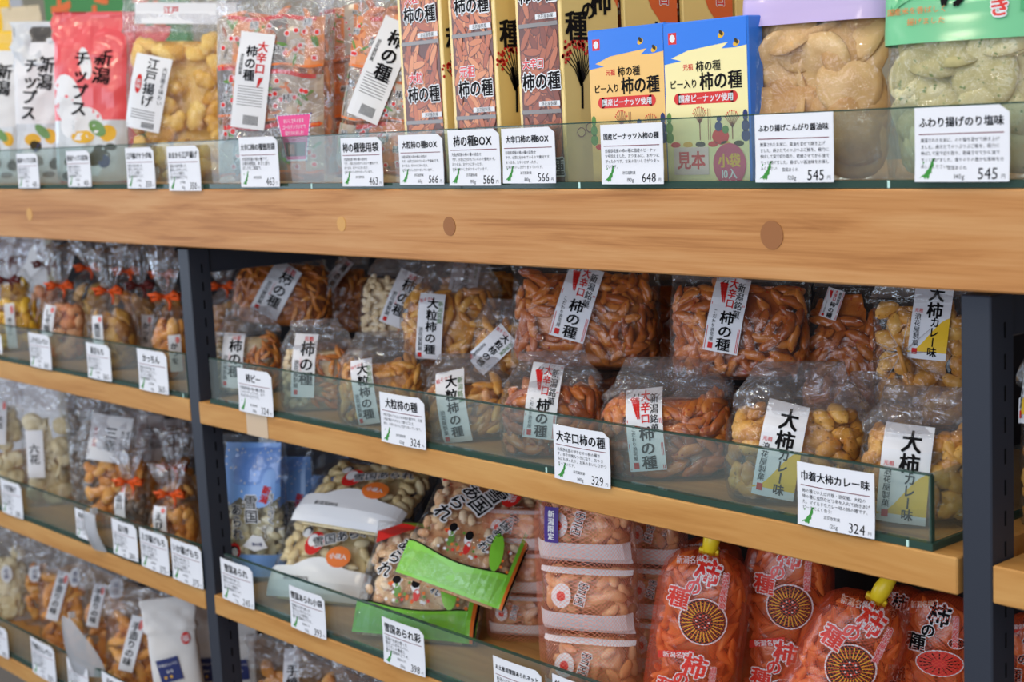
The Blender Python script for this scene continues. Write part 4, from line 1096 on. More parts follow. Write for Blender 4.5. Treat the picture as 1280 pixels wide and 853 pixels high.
def art_lime(w, h):
    a = Art()
    n = 14
    for i in range(n):
        x0, x1 = -w/2+w*i/n, -w/2+w*(i+1)/n; f = lambda x: -h*.28-h*.05*math.cos(x/w*4)
        for z0, z1, mt in ((lambda x: -h*.5, f, 'lime_print'), (f, lambda x: f(x)+h*.012, 'ink')):
            a.add([(x0, z0(x0)), (x1, z0(x1)), (x1, z1(x1)), (x0, z1(x0))], [(0, 1, 2, 3)], mt, 0)
    a.grid(w*.46, -h*.5, w*.485, h*.5, 'orange_print', 1); a.grid(w*.485, -h*.5, w*.5, h*.5, 'ink', 1); a.grid(w*.43, -h*.5, w*.46, h*.5, 'lime_print', 1)
    a.poly([(-w*.46, h*.36), (-w*.28, h*.46), (-w*.10, h*.44), (-w*.30, h*.30), (-w*.44, h*.24)], 'red_print', 1)
    a.poly([(-w*.30, h*.47), (-w*.10, h*.49), (-w*.02, h*.41), (-w*.16, h*.43)], 'lime_print', 1)
    rn = random.Random(8)
    a.text('雪国', w*.02, h*.20, h*.15, 'ink', 3, .04, vert=True, outline=('white_print', .14), ang=-.5)
    a.text('あられ', -w*.22, h*.10, h*.13, 'ink', 3, .04, vert=True, outline=('white_print', .14), ang=-.5)
    a.text('雪国あられ', w*.22, -h*.02, h*.075, 'ink', 3, .03, vert=True, outline=('white_print', .14), ang=-.4)
    a.ell(w*.20, h*.28, w*.07, h*.09, 'red_print', 2, 14, 2, -.3); a.text('彩', w*.20, h*.28, h*.07, 'white_print', 3, .03)
    for i in range(34):
        a.ell(rn.uniform(-.3, .42)*w, rn.uniform(-.27, -.1)*h, w*.014, w*.014, rn.choice(('red_print', 'white_print', 'leaf_green', 'orange_print')), 2, 7, 1)
    for x, z in ((-.16, -.12), (.0, -.14)):
        a.ell(w*x, h*z, w*.035, h*.05, 'white_print', 2, 12, 1); a.ell(w*x, h*(z+.02), w*.036, h*.035, 'ink', 3, 12, 1); a.ell(w*x+w*.02, h*(z-.07), w*.03, h*.05, 'red_print' if x == 0 else 'leaf_green', 2, 10, 1)
    a.ell(w*.27, -h*.16, w*.06, h*.14, 'lime_print', 3, 14, 2, .2)
    return a
def pouch(label, px, py, y, w, h, ratio, rot, seed, art, content, n, film='film_clear', group=None, zc=None, face=None):
    P = at(px, py, y); zc = ZL if zc is None else zc
    b = Bag('snack_pouch', label, 'snack pouch', px-50, px+50, py, y, P.z if zc is None else zc, 'pillow', ratio, 3, seed, rot, group, h, w, xc=P.x, face=face, crumple=.8)
    b.film(film); b.fill(content, n)
    p = Vector((0, 0, h/2))
    art(b.w*.97, b.h*.985).lay(b.mapper(0, h/2)).build('printed_film', b.root)
    return b
GW, GG = 'white-footed puff pouches', 'lime green puff pouches'
pouch('white-footed puff pouch propped behind the 393 card', 396, 760, .066, .150, .140, .34, (-.75, .05, .55), 111, art_white, 'arare_cream', 60, group=GW)
pouch('white-footed puff pouch lying flat on top of the others', 428, 660, .095, .165, .140, .32, (-1.12, .08, .42), 112, art_white, 'arare_cream', 60, group=GW, zc=.780)
pouch('lower lime green pouch behind the 398 card', 516, 800, .058, .165, .155, .40, (-.72, .05, .55), 113, art_lime, 'arare_mix', 90, group=GG)
pouch('upper lime green pouch lying tilted on the lower one', 560, 735, .064, .142, .175, .36, (-.80, .34, .62), 114, art_lime, 'arare_mix', 90, group=GG, zc=.742)

# netted packs of small pouches
def art_band(w, h):
    a = Art(); a.grid(-w/2, -h*.46, w/2, -h*.12, 'white_pouch', 0); a.grid(-w/2, h*.40, w/2, h*.46, 'white_pouch', 0)
    a.ell(-w*.22, h*.12, w*.11, h*.17, 'white_print', 1, 16, 2, -.2); a.ell(-w*.22, h*.12, w*.05, h*.07, 'red_print', 2, 10, 1)
    a.text('雪国', w*.0, h*.16, h*.16, 'ink', 3, .02, vert=True, outline=('white_print', .14), ang=-.25)
    return a
def net_pack(label, px0, px1, pytop, y, n, seed, tagart=False, face=.6, count=34):
    b = Bag('netted_snack_pack', label, 'snack pack', px0, px1, pytop, y, ZL, 'column', .62, 3.2, seed, (0, 0, 0), 'netted packs of small pouches', face=face, pyc=740)
    hh = b.h/n
    for i in range(n):
        q = Bag('pouch', None, None, px0, px1, pytop, y, ZL+i*hh+.001, 'pillow', .58, 3.2, seed*10+i, tuple(b.root.rotation_euler), None, hh*.985, b.w*.965, xc=b.root.location.x, parent=(b.root, b.M), crumple=.7)
        q.root.name = 'pouch'
        q.film('film_pink'); q.fill('arare_peach', count if i >= n-3 else 8)
        art_band(q.w*.97, q.h).lay(q.mapper(0, q.h/2)).build('printed_band', q.root)
    vs, fs, uv = b.shell(56, 30, -.002, .35)
    m = MB(); m.add(vs, fs, 'net_red', True); m.uv = uv; m.build('net', b.root)
    if tagart:
        a = Art(); w, h = b.w*.15, b.h*.16
        a.grid(-w/2, -h/2, w/2, h/2, 'purple_print', 0); a.text('新潟限定', 0, 0, h*.21, 'white_print', 2, .04, vert=True)
        p = b.hit(690, 656); mp = b.mapper(p.x, p.z)
        a.lay(lambda s, t, l: mp(s, t, l)+Vector((0, -.003, 0))).build('purple_sticker', b.root)
net_pack('netted puff pack with purple sticker, in front', 676, 800, 618, .078, 3, 121, True)
net_pack('netted puff pack left of the one with the purple sticker', 610, 688, 636, .165, 3, 122)
net_pack('netted puff pack in the shade right of the purple-sticker one', 784, 858, 640, .18, 3, 123, count=24)

# orange netted sacks
def art_sack(w, h, dark=False):
    a = Art(); c, o = ('ink', 'white_print') if dark else ('red_print', 'white_print')
    for k in (0, -1, -2):
        z = h*.30+k*h*.50
        a.poly([(-w*.42, z+h*.135), (w*.02, z+h*.185), (w*.02, z+h*.150), (-w*.42, z+h*.095)], 'red_print', 1)
        a.text('新潟名物', -w*.2, z+h*.141, w*.08, 'white_print', 2, .03, ang=.2)
        a.text('柿', w*.04, z+h*.10, w*.30, c, 3, .05, outline=(o, .12), ang=-.15)
        a.text('の', -w*.10, z+h*.02, w*.20, c, 3, .05, outline=(o, .12))
        a.text('種', -w*.26, z-h*.05, w*.26, c, 3, .05, outline=(o, .12), ang=-.1)
        a.text('浪花屋製菓', w*.26, z+h*.02, w*.085, 'red_print', 3, .03, vert=True, outline=('white_print', .10))
        x0, z0, R = w*.06, z-h*.155, w*.27
        if dark:
            a.ell(x0, z0, R*1.2, R*.7, 'white_print', 1, 20, 3); a.ell(x0, z0, R*1.13, R*.64, 'red_print', 2, 20, 3)
            a.ell(x0+w*.22, z0+R*1.1, R*.45, R*.3, 'white_print', 1, 14, 2); a.ell(x0+w*.22, z0+R*1.1, R*.40, R*.25, 'ink', 2, 14, 2)
            for t in range(16):
                g = t*PI/8; a.line([(x0+.4*R*math.cos(g), z0+.25*R*math.sin(g)), (x0+R*math.cos(g), z0+.55*R*math.sin(g))], w*.014, 'ink', 3)
        else:
            a.ell(x0, z0, R*1.07, R*1.07, 'white_print', 1, 26, 4); a.ell(x0, z0, R, R, 'dark_print', 2, 26, 4)
            for t in range(28):
                g = t*PI/14; a.line([(x0+.45*R*math.cos(g), z0+.45*R*math.sin(g)), (x0+.92*R*math.cos(g), z0+.92*R*math.sin(g))], w*.012, 'gold_print', 3)
            for t in range(12):
                g = t*PI/6; a.ell(x0+.27*R*math.cos(g), z0+.27*R*math.sin(g), w*.012, w*.012, 'red_print' if t % 2 else 'white_print', 3, 7, 1)
    return a
def sack(label, px0, px1, pyt, y, roll, seed, n, artpx, dark=False, clip=True, face=.8, lean=0.0, arth=None):
    b = Bag('netted_sack', label, 'snack sack', px0, px1, pyt, y, ZL, 'sack', .62, 2.6, seed, (lean, roll, 0), 'orange netted cracker sacks', face=face, pyc=780)
    b.film('film_orange'); b.fill('orange_snack', n)
    p = b.hit(*artpx)
    art_sack(b.w*.92, b.h, dark).lay(b.mapper(0, b.h*.52)).build('printed_film', b.root)
    vs, fs, uv = b.shell(56, 34, -.003, .3); m = MB(); m.add(vs, fs, 'net_orange', True); m.uv = uv; m.build('net', b.root)
    if clip:
        m = MB(); m.tube([(0, 0, b.h*.985), (.001, 0, b.h+.012), (.003, 0, b.h+.030)], [.0075, .0085, .0060], 'clip_yellow', 10)
        m.box(-.010, -.004, b.h-.003, .010, .004, b.h+.003, 'clip_yellow', .001); m.build('yellow_clip', b.root)
    return b
sack('foremost orange netted sack with yellow clip, left of three', 796, 908, 694, .075, .16, 131, 80, (860, 800))
sack('orange netted sack with round firework print, middle of three, set back', 922, 1030, 672, .165, .06, 132, 70, (980, 760), clip=False)
sack('orange netted sack leaning to the right with yellow clip, nearest of three', 930, 1048, 742, .066, .44, 133, 80, (1060, 800))
sack('orange sack with black-outlined lettering beside the wide post', 1118, 1216, 745, .165, .03, 134, 70, (1160, 790), dark=True, clip=False)
sack('orange sack with black lettering behind, under the board end', 1090, 1160, 735, .24, .0, 135, 50, (1150, 790), dark=True, clip=False)
sack('dark orange sack in the shade behind the foremost netted sack', 846, 930, 676, .25, .0, 136, 40, (890, 760), clip=False)
sack('orange sack with black lettering on the board beyond the wide post', 1250, 1330, 770, .09, .0, 137, 40, (1280, 800), dark=True, clip=False)

# ---------------------------------------------------------------- top ledge
GT1 = 'printed chip bags at the far end of the ledge'
def art_chip(w, h, top, body, leaf):
    a = Art()
    a.grid(-w/2, -h*.5, w/2, -h*.12, 'silver_film', 0)
    a.grid(-w/2, -h*.12, w*.5, h*.40, body, 0)
    a.grid(-w/2, h*.40, w/2, h*.5, top, 0)
    if body == 'pink_film':
        for x, z, rx, rz in ((-.3, .0, .2, .16), (-.12, -.14, .3, .1), (-.05, .22, .08, .1)): a.ell(w*x, h*z, w*rx, h*rz, 'white_print', 1, 18, 4, .2)
    a.text('新潟', w*.18, h*.20, h*.11, 'ink', 3, .04, vert=True, ang=-.1)
    a.text('チップス', -w*.12, h*.10, h*.10, 'ink', 3, .045, vert=True, ang=-.08)
    a.ell(w*.10, -h*.17, w*.09, h*.06, 'leaf_green', 2, 14, 2, .8); a.ell(w*.24, -h*.20, w*.12, h*.05, 'gold_print', 1, 14, 2, .3); a.ell(-w*.10, -h*.22, w*.16, h*.04, 'gold_print', 1, 14, 2)
    rn = random.Random(len(body)+len(leaf))
    for i in range(12): a.ell(rn.uniform(-.38, .38)*w, rn.uniform(-.46, -.26)*h, w*rn.uniform(.06, .14), h*rn.uniform(.02, .05), rn.choice((leaf, 'pack_grey', 'sky_print', 'olive', 'white_print', 'silver_film')), 1+i*.1, 12, 1, rn.uniform(-.6, .6))
    return a
def chips(label, px0, px1, pyt, y, seed, base, top, body, leaf, roll=0.04):
    b = Bag('chip_bag', label, 'snack bag', px0, px1, pyt, y, ZT, 'stand', .45, 3, seed, (-.06, roll, 0), GT1, face=.8, pyc=140, crumple=1.3)
    b.film(base, 'bag_foil')
    a = art_chip(b.w*.92, b.h*.97, top, body, leaf)
    p = b.hit((px0+px1)/2-4, (pyt+236)/2); mq = b.mapper(p.x, p.z)
    def crumpled(s, t, l):
        k = noise.noise(Vector((s*22+seed, t*16, seed*.7))); k2 = noise.noise(Vector((s*60, t*50, seed)))
        return mq(s, t, l)+Vector((0, .0075*abs(k)-.004+.0015*k2, 0))
    a.lay(crumpled).build('printed_front', b.root)
    return b
chips('yellow and white printed chip bag at the left picture edge', -34, 30, 38, .085, 141, 'yellow_film', 'yellow_film', 'white_print', 'leaf_green')
chips('white chip bag with black top and black brush lettering', 16, 84, 26, .085, 142, 'silver_film', 'black_film', 'white_print', 'navy_print')
chips('glossy pink-red chip bag with black brush lettering', 68, 164, 14, .085, 143, 'pink_film', 'pink_film', 'pink_film', 'navy_print')
chips('pink-red chip bag peeping out behind the golden puff bag', 148, 205, 32, .19, 144, 'pink_film', 'pink_film', 'pink_film', 'navy_print')
def art_edo(w, h):
    a = Art(); a.grid(-w/2, -h/2, w/2, h/2, 'white_print', 0)
    a.text('江戸揚げ', w*.02, h*.14, h*.165, 'ink', 2, .03, vert=True)
    a.text('大豆香る味わい', w*.36, h*.12, h*.075, 'ink', 2, 0, vert=True, res=1)
    a.ell(-w*.28, h*.10, w*.09, h*.13, 'ink_red', 1, 14, 2); a.text('新味', -w*.28, h*.10, h*.07, 'white_print', 2, .02, vert=True)
    for i in range(4): a.grid(-w*.36, -h*(.24+i*.035), w*.3, -h*(.25+i*.035), 'ink_grey', 1)
    for i in range(12): a.grid(w*(-.02+i*.03), -h*.47, w*(-.005+i*.03), -h*.39, 'ink', 1)
    return a
b = std('clear bag of golden puffs with wavy white label, on the ledge', 150, 290, 2, .085, ZT, 'edoage', 60, 145, (art_edo, 184, 116, 46, 92, -.20), kind='stand', ratio=.5, vc=.80, roll=.05, scale=.95, crumple=1.2)
p = b.hit(232, 16); a = Art(); a.grid(-b.w*.44, -.016, b.w*.44, .014, 'white_print', 0); a.text('江戸', -.02, .004, .011, 'ink_red', 2, .03)
a.lay(b.mapper(p.x, p.z)).build('sealed_header', b.root)

def art_pack(w, h, seed):
    """the printed small packs that show through the big bags"""
    a = Art(); rn = random.Random(seed)
    rows = 3
    for r_ in range(rows):
        z0 = -h*.5+h*r_/rows; H = h/rows
        sk = rn.uniform(-.05, .05)
        for q in range(6):
            x0 = -w*.49+w*.98*q/6; a.grid(x0, z0+H*.03, x0+w*.98/6, z0+H*.97, rn.choice(('pack_silver', 'pack_silver', 'pack_grey', 'print_nut_0', 'print_nut_2')), -.6, .006, lambda x, t: (x, t+sk*x*3+.002*math.sin(x*90)))
        for i in range(22):
            a.ell(rn.uniform(-.42, .42)*w, z0+rn.uniform(.2, .8)*H, w*.05, w*.016, rn.choice(('print_nut_0', 'print_nut_1', 'print_hot_0', 'pack_grey')), -.4+i*.01, 10, 1, rn.uniform(0, 3))
        xa, xb_ = sorted((rn.uniform(-.48, .48), rn.uniform(-.48, .48))); a.grid(w*xa, z0+H*.90, w*xb_, z0+H*.98, 'red_print', 0, .006, lambda x, t: (x, t+sk*x*3+.002*math.sin(x*90)))
        a.grid(-w*.48, z0+H*.04, w*.48, z0+H*.08, 'orange_print', 0, .006, lambda x, t: (x, t+sk*x*3+.002*math.sin(x*90)))
        for i in range(34):
            x, z = rn.uniform(-.45, .45)*w, z0+rn.uniform(.14, .86)*H; q = rn.random()
            if q < .35: a.ell(x, z, w*.028, w*.028, 'white_print', 1, 10, 1); a.ell(x, z, w*.021, w*.021, 'red_print', 2, 10, 1)
            elif q < .7: a.ell(x, z, w*.055, w*.016, 'leaf_green', 1, 10, 1, rn.uniform(0, 3))
            elif q < .85: a.line([(x, z), (x+w*.05, z+w*.05), (x+w*.09, z+w*.03)], w*.007, 'white_print', 2)
            else: a.text('柿', x, z, w*.08, 'ink', 3, .02, outline=('white_print', .1))
    return a
def art_bulk(hot):
    def f(w, h):
        a = Art(); a.grid(-w/2, -h/2, w/2, h/2, 'white_print', 0)
        if hot:
            a.text('大辛口', w*.20, h*.25, h*.115, 'ink_red', 2, .045, vert=True); chili(a, w*.22, h*.03, h*.10, -.4)
            a.text('柿の種', -w*.10, h*.18, h*.125, 'ink', 2, .04, vert=True)
        else: a.text('柿の種', w*.08, h*.16, h*.17, 'ink', 2, .05, vert=True)
        a.text('浪花屋製菓', -w*.36, h*.16, h*.045, 'ink', 2, .01, vert=True, res=1)
        for i in range(8): a.grid(-w*.38, -h*(.06+i*.028), w*.36, -h*(.066+i*.028), 'ink_grey', 1)
        for i in range(14): a.grid(w*(-.14+i*.032), -h*.46, w*(-.125+i*.032), -h*.36, 'ink', 1)
        return a
    return f
GK = 'big bags of small printed cracker packs on the ledge'
def bulk(label, px0, px1, pyt, y, seed, roll, lab, n=70, face=.75):
    b = std(label, px0, px1, pyt, y, ZT, 'orange_snack', n, seed, None, kind='stand', ratio=.42, vc=.84, roll=roll, crumple=1.0, face=face, group=GK, film='film_gloss')
    p = b.hit((px0+px1)/2, pyt+(236-pyt)*.55); mq = b.mapper(p.x, p.z)
    art_pack(b.w*.95, b.h*.80, seed).lay(lambda s, t, l: mq(s, t, l)+Vector((0, .0028+.0035*noise.noise(Vector((s*45, t*45, seed))), 0))).build('inner_pack_print', b.root)
    if lab:
        f, x, yy, w_, h_, t = lab; p = b.hit(x, yy); mp = b.mapper(p.x, p.z, t)
        f(w_/b.pm, h_/b.pm).lay(lambda s, t_, l: mp(s, t_, l)+Vector((0, -.0014, 0))).build('paper_label', b.root)
    return b
bulk('big clear bag of printed packs with upright hot-flavour label', 262, 406, -22, .085, 151, .05, (art_bulk(True), 315, 101, 44, 118, -.12))
bulk('big clear bag of printed packs standing behind, no label in view', 392, 470, -40, .19, 152, .03, None, 40)
bulk('big clear bag of printed packs leaning on the narrow boxes', 408, 530, -24, .085, 153, .20, (art_bulk(False), 476, 88, 44, 128, -.25))

A = at(346, 143, -.001); w = at(391, 150, -.001).x-A.x; P = at(369, 172, -.001); h = 58/pxm(P)
r = empty('pointed_tag', (P.x, -.001, P.z-h/2)); tag(r, 'pink pointed tag with purple dashed rim, tucked behind the glass', 'shop tag')
a = Art(); o = [(-w*.5, h), (w*.5, h), (w*.28, 0), (-w*.28, 0)]
a.poly(o, 'white_print', 0); a.poly([(x*.93, t*.95+h*.03) for x, t in o], 'pink_tag', 1)
for i in range(11):
    u = i/10; a.ell(-w*.5+w*u, h*.985, w*.022, h*.012, 'purple_print', 2, 6, 1)
    a.ell(-w*.28-w*.22*u, h*u, w*.025, h*.016, 'purple_print', 2, 6, 1); a.ell(w*.28+w*.22*u, h*u, w*.025, h*.016, 'purple_print', 2, 6, 1)
for i, s in enumerate(('おいしさそのまま', 'ゴールデンラジオで', '紹介されました!')): a.text(s, 0, h*(.86-.13*i), min(w*.09, h*.1), 'white_print', 2, .02, res=1)
a.poly([(-w*.26, h*.10), (w*.26, h*.10), (w*.30, h*.40), (-w*.30, h*.40)], 'dark_print', 2); a.grid(-w*.2, h*.14, -w*.02, h*.36, 'print_brown', 3); a.grid(w*.03, h*.14, w*.2, h*.36, 'olive', 3)
m = a.lay(flatmap(-.0002)); m.box(-w*.28, .0002, 0, w*.28, .0010, h*.98, 'white_print'); m.build('printed_card', r)

# narrow boxes
NB = 'narrow cracker boxes standing upright on the ledge'
def narrow_box(label, x, y, w, d, H, word, kind, seed, off=0.0, dz=0.0):
    r = empty('narrow_box', (x, y, ZT)); tag(r, label, 'snack box', NB)
    m = MB(); m.box(0, 0, 0, w, d, H, 'box_yellow', .0008); m.build('carton', r)
    rn = random.Random(seed); a = Art(); pal = ['print_hot_%d' % i for i in range(4)] if kind == 'hot' else ['print_nut_%d' % i for i in range(4)]
    L = {'big': .0135, 'std': .012, 'hot': .0135}[kind]; pitch = .0845
    mg = w*.07
    a.grid(mg, .002, w-mg, H-.002, 'print_maroon', 0, .05)
    z = off; 
    while z < H:
        n = {'big': 75, 'std': 130, 'hot': 80}[kind]
        for i in range(n):
            cx, cz = rn.uniform(mg+L*.35, w-mg-L*.35), z+rn.uniform(.005, pitch-.006)
            if .004 < cz < H-.006: 
                lim = min(1, max(.05, (min(cx-mg, w-mg-cx))/L)); g = rn.choice((-1, 1))*rn.uniform(math.acos(lim), PI/2); a.ell(cx, cz, L, L*.33, 'print_maroon', 1+i*.07, 12, 1, g); a.ell(cx+L*.03, cz+L*.03, L*.93, L*.27, rn.choice(pal), 1.03+i*.07, 12, 1, g)
        for u, t in ((0, .0),):
            if 0 < z+pitch < H: a.grid(mg, max(.003, z-.0025), w-mg, z+.0015, 'pack_grey', 11)
        zt = z+pitch*.30
        if zt+.02 < H:
            a.text(word, mg+w*.30, zt+.0215, .0125 if len(word) < 3 else .0105, 'red_print', 14, .05, outline=('white_print', .13))
            a.text('柿の種', w*.53, zt+.004, .0185, 'ink', 14, .045, outline=('white_print', .13))
            a.grid(w*.46, z+.0045, w-mg*1.2, z+.0095, 'white_print', 13); a.text('浪花屋製菓', w*.68, z+.007, .0046, 'ink', 14, 0, res=1)
        z += pitch
    a.lay(flatmap(-.0004, .00008)).build('printed_front', r)
    a = Art()                      # wide side: yellow with an orange corner, a small tree and large lettering
    a.poly([(.050-dz*.8, H-.001), (d-.0005, H-.001), (d-.0005, .172-dz), (.070-dz*.3, .186-dz), (.060-dz*.6, .208-dz), (.054-dz*.8, .235-dz)], 'box_orange', 1)
    for k, ch in enumerate('大辛口' if kind == 'hot' else word): a.text(ch, .058, .232-dz*.45-.0165*k, .0155, 'red_print', 4, .04, outline=('white_print', .11))
    for ch, ss, z in (('柿', .054, .180), ('の', .036, .170), ('種', .019, .155)): a.text(ch, ss, z-dz, .030 if ch != 'の' else .020, 'ink', 4, .05)
    a.ell(.018, .205, .004, .0025, 'print_brown', 2, 8, 1); a.ell(.022, .207, .0025, .004, 'print_brown', 2, 8, 1)
    tx, tz = .022, .075
    a.line([(tx+.001, tz), (tx+.002, tz+.022), (tx-.003, tz+.046)], .0030, 'ink', 2)
    for k in range(12):
        an = .3+k*.22; e = (tx+.020*math.cos(an), tz+.036+.030*math.sin(an)); a.line([(tx, tz+.022), ((tx+e[0])/2+.002, (tz+.028+e[1])/2), e], .0012, 'ink', 2)
        for q in range(5): a.ell(e[0]+rn.uniform(-.007, .007), e[1]+rn.uniform(-.007, .007), .0018, .0018, 'red_print', 3, 7, 1)
    for k in range(4): a.ell(.02+k*.012, .052+.004*(k % 2), .006, .005, 'print_brown', 2, 10, 1); a.ell(.02+k*.012, .052+.004*(k % 2), .0048, .004, 'box_yellow', 3, 10, 1)
    a.lay(lambda s, t, l: (w+.0003+l*.0001, s, t)).build('printed_side', r)
xb = [(at(503, 120, .02).x, at(557, 120, .02).x), (at(566, 120, .02).x, at(624, 120, .02).x), (at(649, 120, .02).x, at(706, 120, .02).x)]
narrow_box('narrow box printed with large pale crackers, first of three from the leaning bag', xb[0][0], .02, xb[0][1]-xb[0][0], .078, .30, '大粒', 'big', 3, -.014)
narrow_box('narrow box printed with thin orange crackers, middle of the front three', xb[1][0], .02, xb[1][1]-xb[1][0], .078, .30, '元祖', 'std', 4, -.012)
narrow_box('narrow box printed with dark hot crackers, wide yellow side showing', xb[2][0], .02, xb[2][1]-xb[2][0], .078, .30, '大辛口', 'hot', 5, -.010)
wn = xb[2][1]-xb[2][0]
for i, (x, y) in enumerate(((xb[2][0]+.002, .105), (xb[2][0]+.004, .190), (xb[2][0]+.003, .275), (xb[1][0], .105))):
    narrow_box(['narrow box just behind the hot cracker box, orange corner above the small blue box', 'narrow box farther back, orange corner above the joint of the two small blue boxes', 'last narrow box at the back, orange corner above the sample box', 'narrow box hidden behind the middle one'][i], x, y, wn, .078, .30, ('大辛口', '大辛口', '大辛口', '元祖')[i], 'hot', 6+i, 0.0, .035)

def sample_box(label, px0, px1, pyt, y, base, seed, stickers):
    A = at(px0, 120, y); B = at(px1, 120, y); w = B.x-A.x; H = at((px0+px1)/2, pyt, y).z-ZT; d = .020
    r = empty('printed_box', (A.x, y, ZT)); tag(r, label, 'snack box', 'small blue-topped boxes')
    m = MB(); m.box(0, 0, 0, w, d, H, 'box_blue', .0012); m.build('carton', r)
    a = Art(); a.grid(.0015, .0015, w-.0015, H-.0015, base, 0, .05)
    a.poly([(.0015, H-.0015), (.0015, H*.75), (w*.22, H*.765), (w*.10, H*.785), (w*.30, H*.825), (w*.62, H*.845), (w*.78, H*.855), (w*.70, H*.82), (w*.86, H*.82), (w-.0015, H*.83), (w-.0015, H-.0015)], 'box_blue', 1)
    a.grid(w*.07, H*.87, w*.17, H*.94, 'red_print', 2); a.ell(w*.12, H*.905, w*.035, H*.025, 'white_print', 3, 8, 1); a.grid(w*.10, H*.885, w*.14, H*.892, 'white_print', 4)
    for x, z in ((.70, .90), (.87, .845)):
        a.ell(w*x, H*z, w*.04, H*.017, 'gold_print', 2, 10, 1, .4); a.ell(w*x, H*z+H*.012, w*.03, H*.012, 'olive', 3, 8, 1, -.8)
    a.text('元祖', w*.30, H*.725, w*.062, 'red_print', 3, .03); a.text('柿の種', w*.54, H*.725, w*.098, 'ink', 3, .035)
    a.text('ピー入り', w*.24, H*.625, w*.085, 'ink', 3, .035); a.text('柿の種', w*.68, H*.635, w*.165, 'ink', 3, .045)
    for x in (.17, .82): a.ell(w*x, H*.535, H*.035, H*.035, 'red_print', 2, 16, 2)
    a.grid(w*.17, H*.50, w*.82, H*.57, 'red_print', 2); a.text('国産ピーナッツ使用', w*.50, H*.535, w*.072, 'white_print', 3, .04)
    rn = random.Random(seed)
    for tx, hh in ((.42, .13), (.80, .10)):
        a.line([(w*tx, H*.28), (w*tx, H*(.28+hh))], w*.012, 'print_brown', 2)
        for k in range(9):
            g = .3+k*.32; e = (w*tx+w*.08*math.cos(g), H*(.30+hh)+H*.05*math.sin(g)); a.line([(w*tx, H*(.25+hh)), e], w*.006, 'print_brown', 2); a.ell(e[0], e[1], w*.008, w*.008, 'red_print', 3, 6, 1)
    for x in (.52, .545): a.line([(w*x, H*.28), (w*x, H*.47)], w*.007, 'print_brown', 2)
    a.ell(w*.66, H*.30, w*.10, H*.05, 'red_print', 2, 12, 2); a.ell(w*.64, H*.36, w*.045, H*.03, 'navy_print', 3, 10, 1); a.ell(w*.72, H*.34, w*.04, H*.025, 'leaf_green', 3, 10, 1); a.ell(w*.65, H*.405, w*.03, H*.018, 'navy_print', 3, 10, 1)
    for z, rr in ((.30, .05), (.36, .045), (.42, .03)): a.ell(w*.05, H*z, w*rr, H*.035, 'leaf_green', 2, 12, 1); a.ell(w*.95, H*z, w*rr, H*.035, 'navy_print', 2, 12, 1)
    for k in range(6): a.ell(w*(.12+k*.15), H*.255, w*.06, H*.018, ('red_print', 'gold_print', 'olive')[k % 3], 2, 10, 1)
    a.lay(flatmap(-.0004, .00008)).build('printed_front', r)
    if stickers:
        a = Art(); a.grid(w*.10, H*.07, w*.52, H*.24, 'film_pinkish', 5, .05); a.text('見本', w*.31, H*.16, w*.17, 'red_print', 7, .05)
        a.lay(flatmap(-.0008, .00008)).build('sample_sticker', r)
        a = Art(); a.ell(w*.76, H*.13, w*.19, w*.19, 'pink_seal', 5, 28, 4); a.text('小袋', w*.76, H*.155, w*.13, 'gold_print', 7, .06); a.text('10入', w*.76, H*.075, w*.10, 'white_print', 7, .04)
        a.lay(flatmap(-.0008, .00008)).build('round_sticker', r)
    m = MB()
    for k in range(0): m.box(w+.0002, .004+k*.0015, H*.2, w+.0004, .0045+k*.0015, H*.8, 'box_blue')
    return r
flat('film_pinkish', (235, 205, 195), .4, .4); flat('pink_seal', (205, 70, 105), .4, .4); flat('box_apricot', (240, 192, 112), .35, .4, .4)
sample_box('small blue-topped apricot box behind the 648 card', 737, 833, 33, .02, 'box_apricot', 1, False)
sample_box('small blue-topped cream box with sample and pack-count stickers', 831, 937, 24, .02, 'box_cream', 2, True)

# big cracker bags with coloured header sleeves
def header_bag(label, px0, px1, y, seed, content, n, zcut, mat, art, face, group):
    b = Bag('snack_bag', label, 'snack bag', px0, px1, -70, y, ZT, 'stand', .46, 3.6, seed, (-.03, 0, 0), group, face=face, pyc=130, crumple=1.1)
    b.vc = .90; b.film('film_clear'); 
    R = .029
    for k, (ins, cnt) in enumerate(((.007, n*2//3), (.016, n//2), (.028, n//2))):
        b.fill(content, cnt, v1=.66, v0=.10, core=False, facing=.15, scale=1.0, wob=.5, ins=ins+.002*k, mask=lambda p, q: abs(p.x) < b.w/2-R*.75 and p.z > R*.8)

    v = (zcut-ZT)/b.h
    vs, fs, uv = b.shell(56, 16, -.0022, .25, 1.0, v); m = MB(); m.add(vs, fs[:-56-56] + fs[-56:], mat, True); m.build('header_sleeve', b.root)
    mp = b.mapper(0, v*b.h)
    art(b.w).lay(lambda s, t, l: mp(s, t, l)+Vector((0, -.0016, 0))).build('header_print', b.root)
    return b
def art_lilac(w):
    a = Art(); a.text('こんがり', -.01, .045, .016, 'purple_print', 2, .03); a.text('ふわり', -w*.3, .03, .012, 'print_brown', 2, .02)
    return a
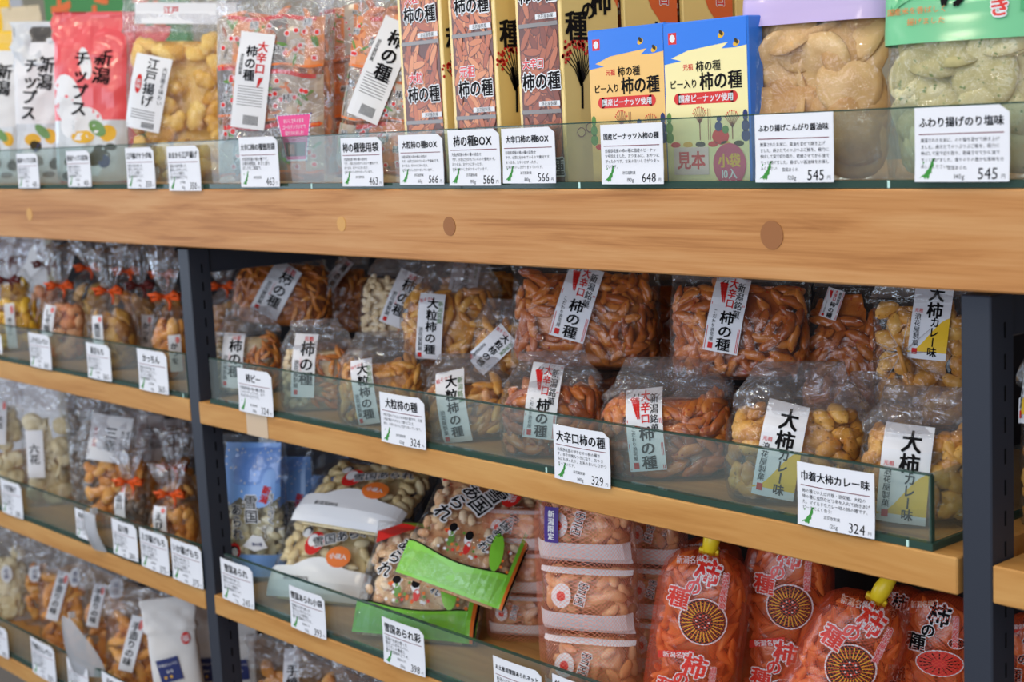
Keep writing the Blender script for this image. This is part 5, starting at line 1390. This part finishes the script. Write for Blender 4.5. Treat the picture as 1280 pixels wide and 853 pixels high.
def art_greenh(w):
    a = Art()
    n = 16
    for i in range(n):
        x0, x1 = -w*.46+w*.92*i/n, -w*.46+w*.92*(i+1)/n; f = lambda x: .012+.05*((x+w*.46)/w)**.7
        a.add([(x0, f(x0)+.012), (x1, f(x1)+.012), (x1, f(x1)+.034), (x0, f(x0)+.034)], [(0, 1, 2, 3)], 'green_header_dark', 1)
    a.grid(w*.30, .02, w*.47, .07, 'green_header_dark', 2); a.text('しました', w*.40, .05, .008, 'white_print', 3, .02, vert=True)
    a.text('げ', -w*.07, .040, .028, 'ink', 3, .07); a.text('揚', -w*.07, .070, .028, 'ink', 3, .07)
    a.text('みつき', w*.17, .040, .016, 'red_print', 3, .05, vert=True, outline=('white_print', .14), ang=.1)
    a.grid(-w*.30, .036, -w*.17, .060, 'ink_red', 2); a.text('新潟', -w*.235, .048, .010, 'white_print', 3, .03)
    a.text('国産米を香ばしく', -w*.30, .026, .006, 'orange_print', 3, .0, res=1); a.text('揚げました', -w*.24, .017, .006, 'orange_print', 3, .0, res=1)
    return a
HB = 'big round-cracker bags with coloured headers'
header_bag('big bag of round tan crackers with lilac header', 932, 1114, .066, 161, 'senbei_tan', 36, at(1020, 30, .045).z, 'purple_header', art_lilac, .55, HB)
header_bag('big bag of round pale green crackers with mint green header', 1112, 1316, .070, 162, 'senbei_green', 36, at(1200, 54, .045).z, 'green_header', art_greenh, .75, HB)

# far back: green signboard and pale packs
P = at(140, 40, .46)
r = empty('signboard', (P.x, .46, ZT)); tag(r, 'green signboard with big orange lettering far behind the pink chip bag', 'sign')
w = at(226, 30, .46).x-at(52, 30, .46).x
m = MB(); m.box(-w/2, 0, 0, w/2, .012, .42, 'sign_green', .001); m.build('board', r)
a = Art()
for s, x, z in (('あ', -.36, .318), ('ら', -.06, .312), ('れ', .26, .318)): a.text(s, w*x, z, .13, 'sign_orange', 2, .06)
a.lay(flatmap(-.0003)).build('lettering', r)
for i, (px0, px1, pyt, mt, y) in enumerate(((-30, 20, -10, 'label_yellow', .40), (12, 58, 6, 'pale_pack', .43))):
    if 'pale_pack' not in MATS: flat('pale_pack', (214, 198, 168), .5, .3)
    b = Bag('snack_bag', ['blurred yellow pack far behind at the left edge', 'blurred cream pack far behind, left of the green sign'][i], 'snack bag', px0, px1, pyt, y, ZT, 'stand', .5, 3, 171+i, (0, 0, 0), 'blurred packs at the very back', face=.5, pyc=120)
    b.film(mt, 'bag_foil')
    a = Art(); a.text('米菓', 0, 0, b.w*.4, 'ink_red', 1, .02); a.lay(b.mapper(0, b.h*.6)).build('printed_front', b.root)

# a strip of clear tape on the middle board's edge
P = at(321, 532, -.002); w = at(334, 530, -.002).x-at(308, 527, -.002).x
m = MB(); flat('tape', (205, 180, 150), .35, .5); m.box(-w/2, -.0006, ZMB+.0005, w/2, 0, ZM-.0005, 'tape')
o = m.build('tape_strip', None, (P.x, -.0012, 0)); tag(o, 'pale strip of clear tape on the middle board edge beside the slim post', 'tape')

bpy.data.objects.remove(_to)
for o in list(COL.objects):
    if o.type == 'MESH' and o.parent is None and not o.get('label') and not o.get('kind'): print('unlabelled', o.name)
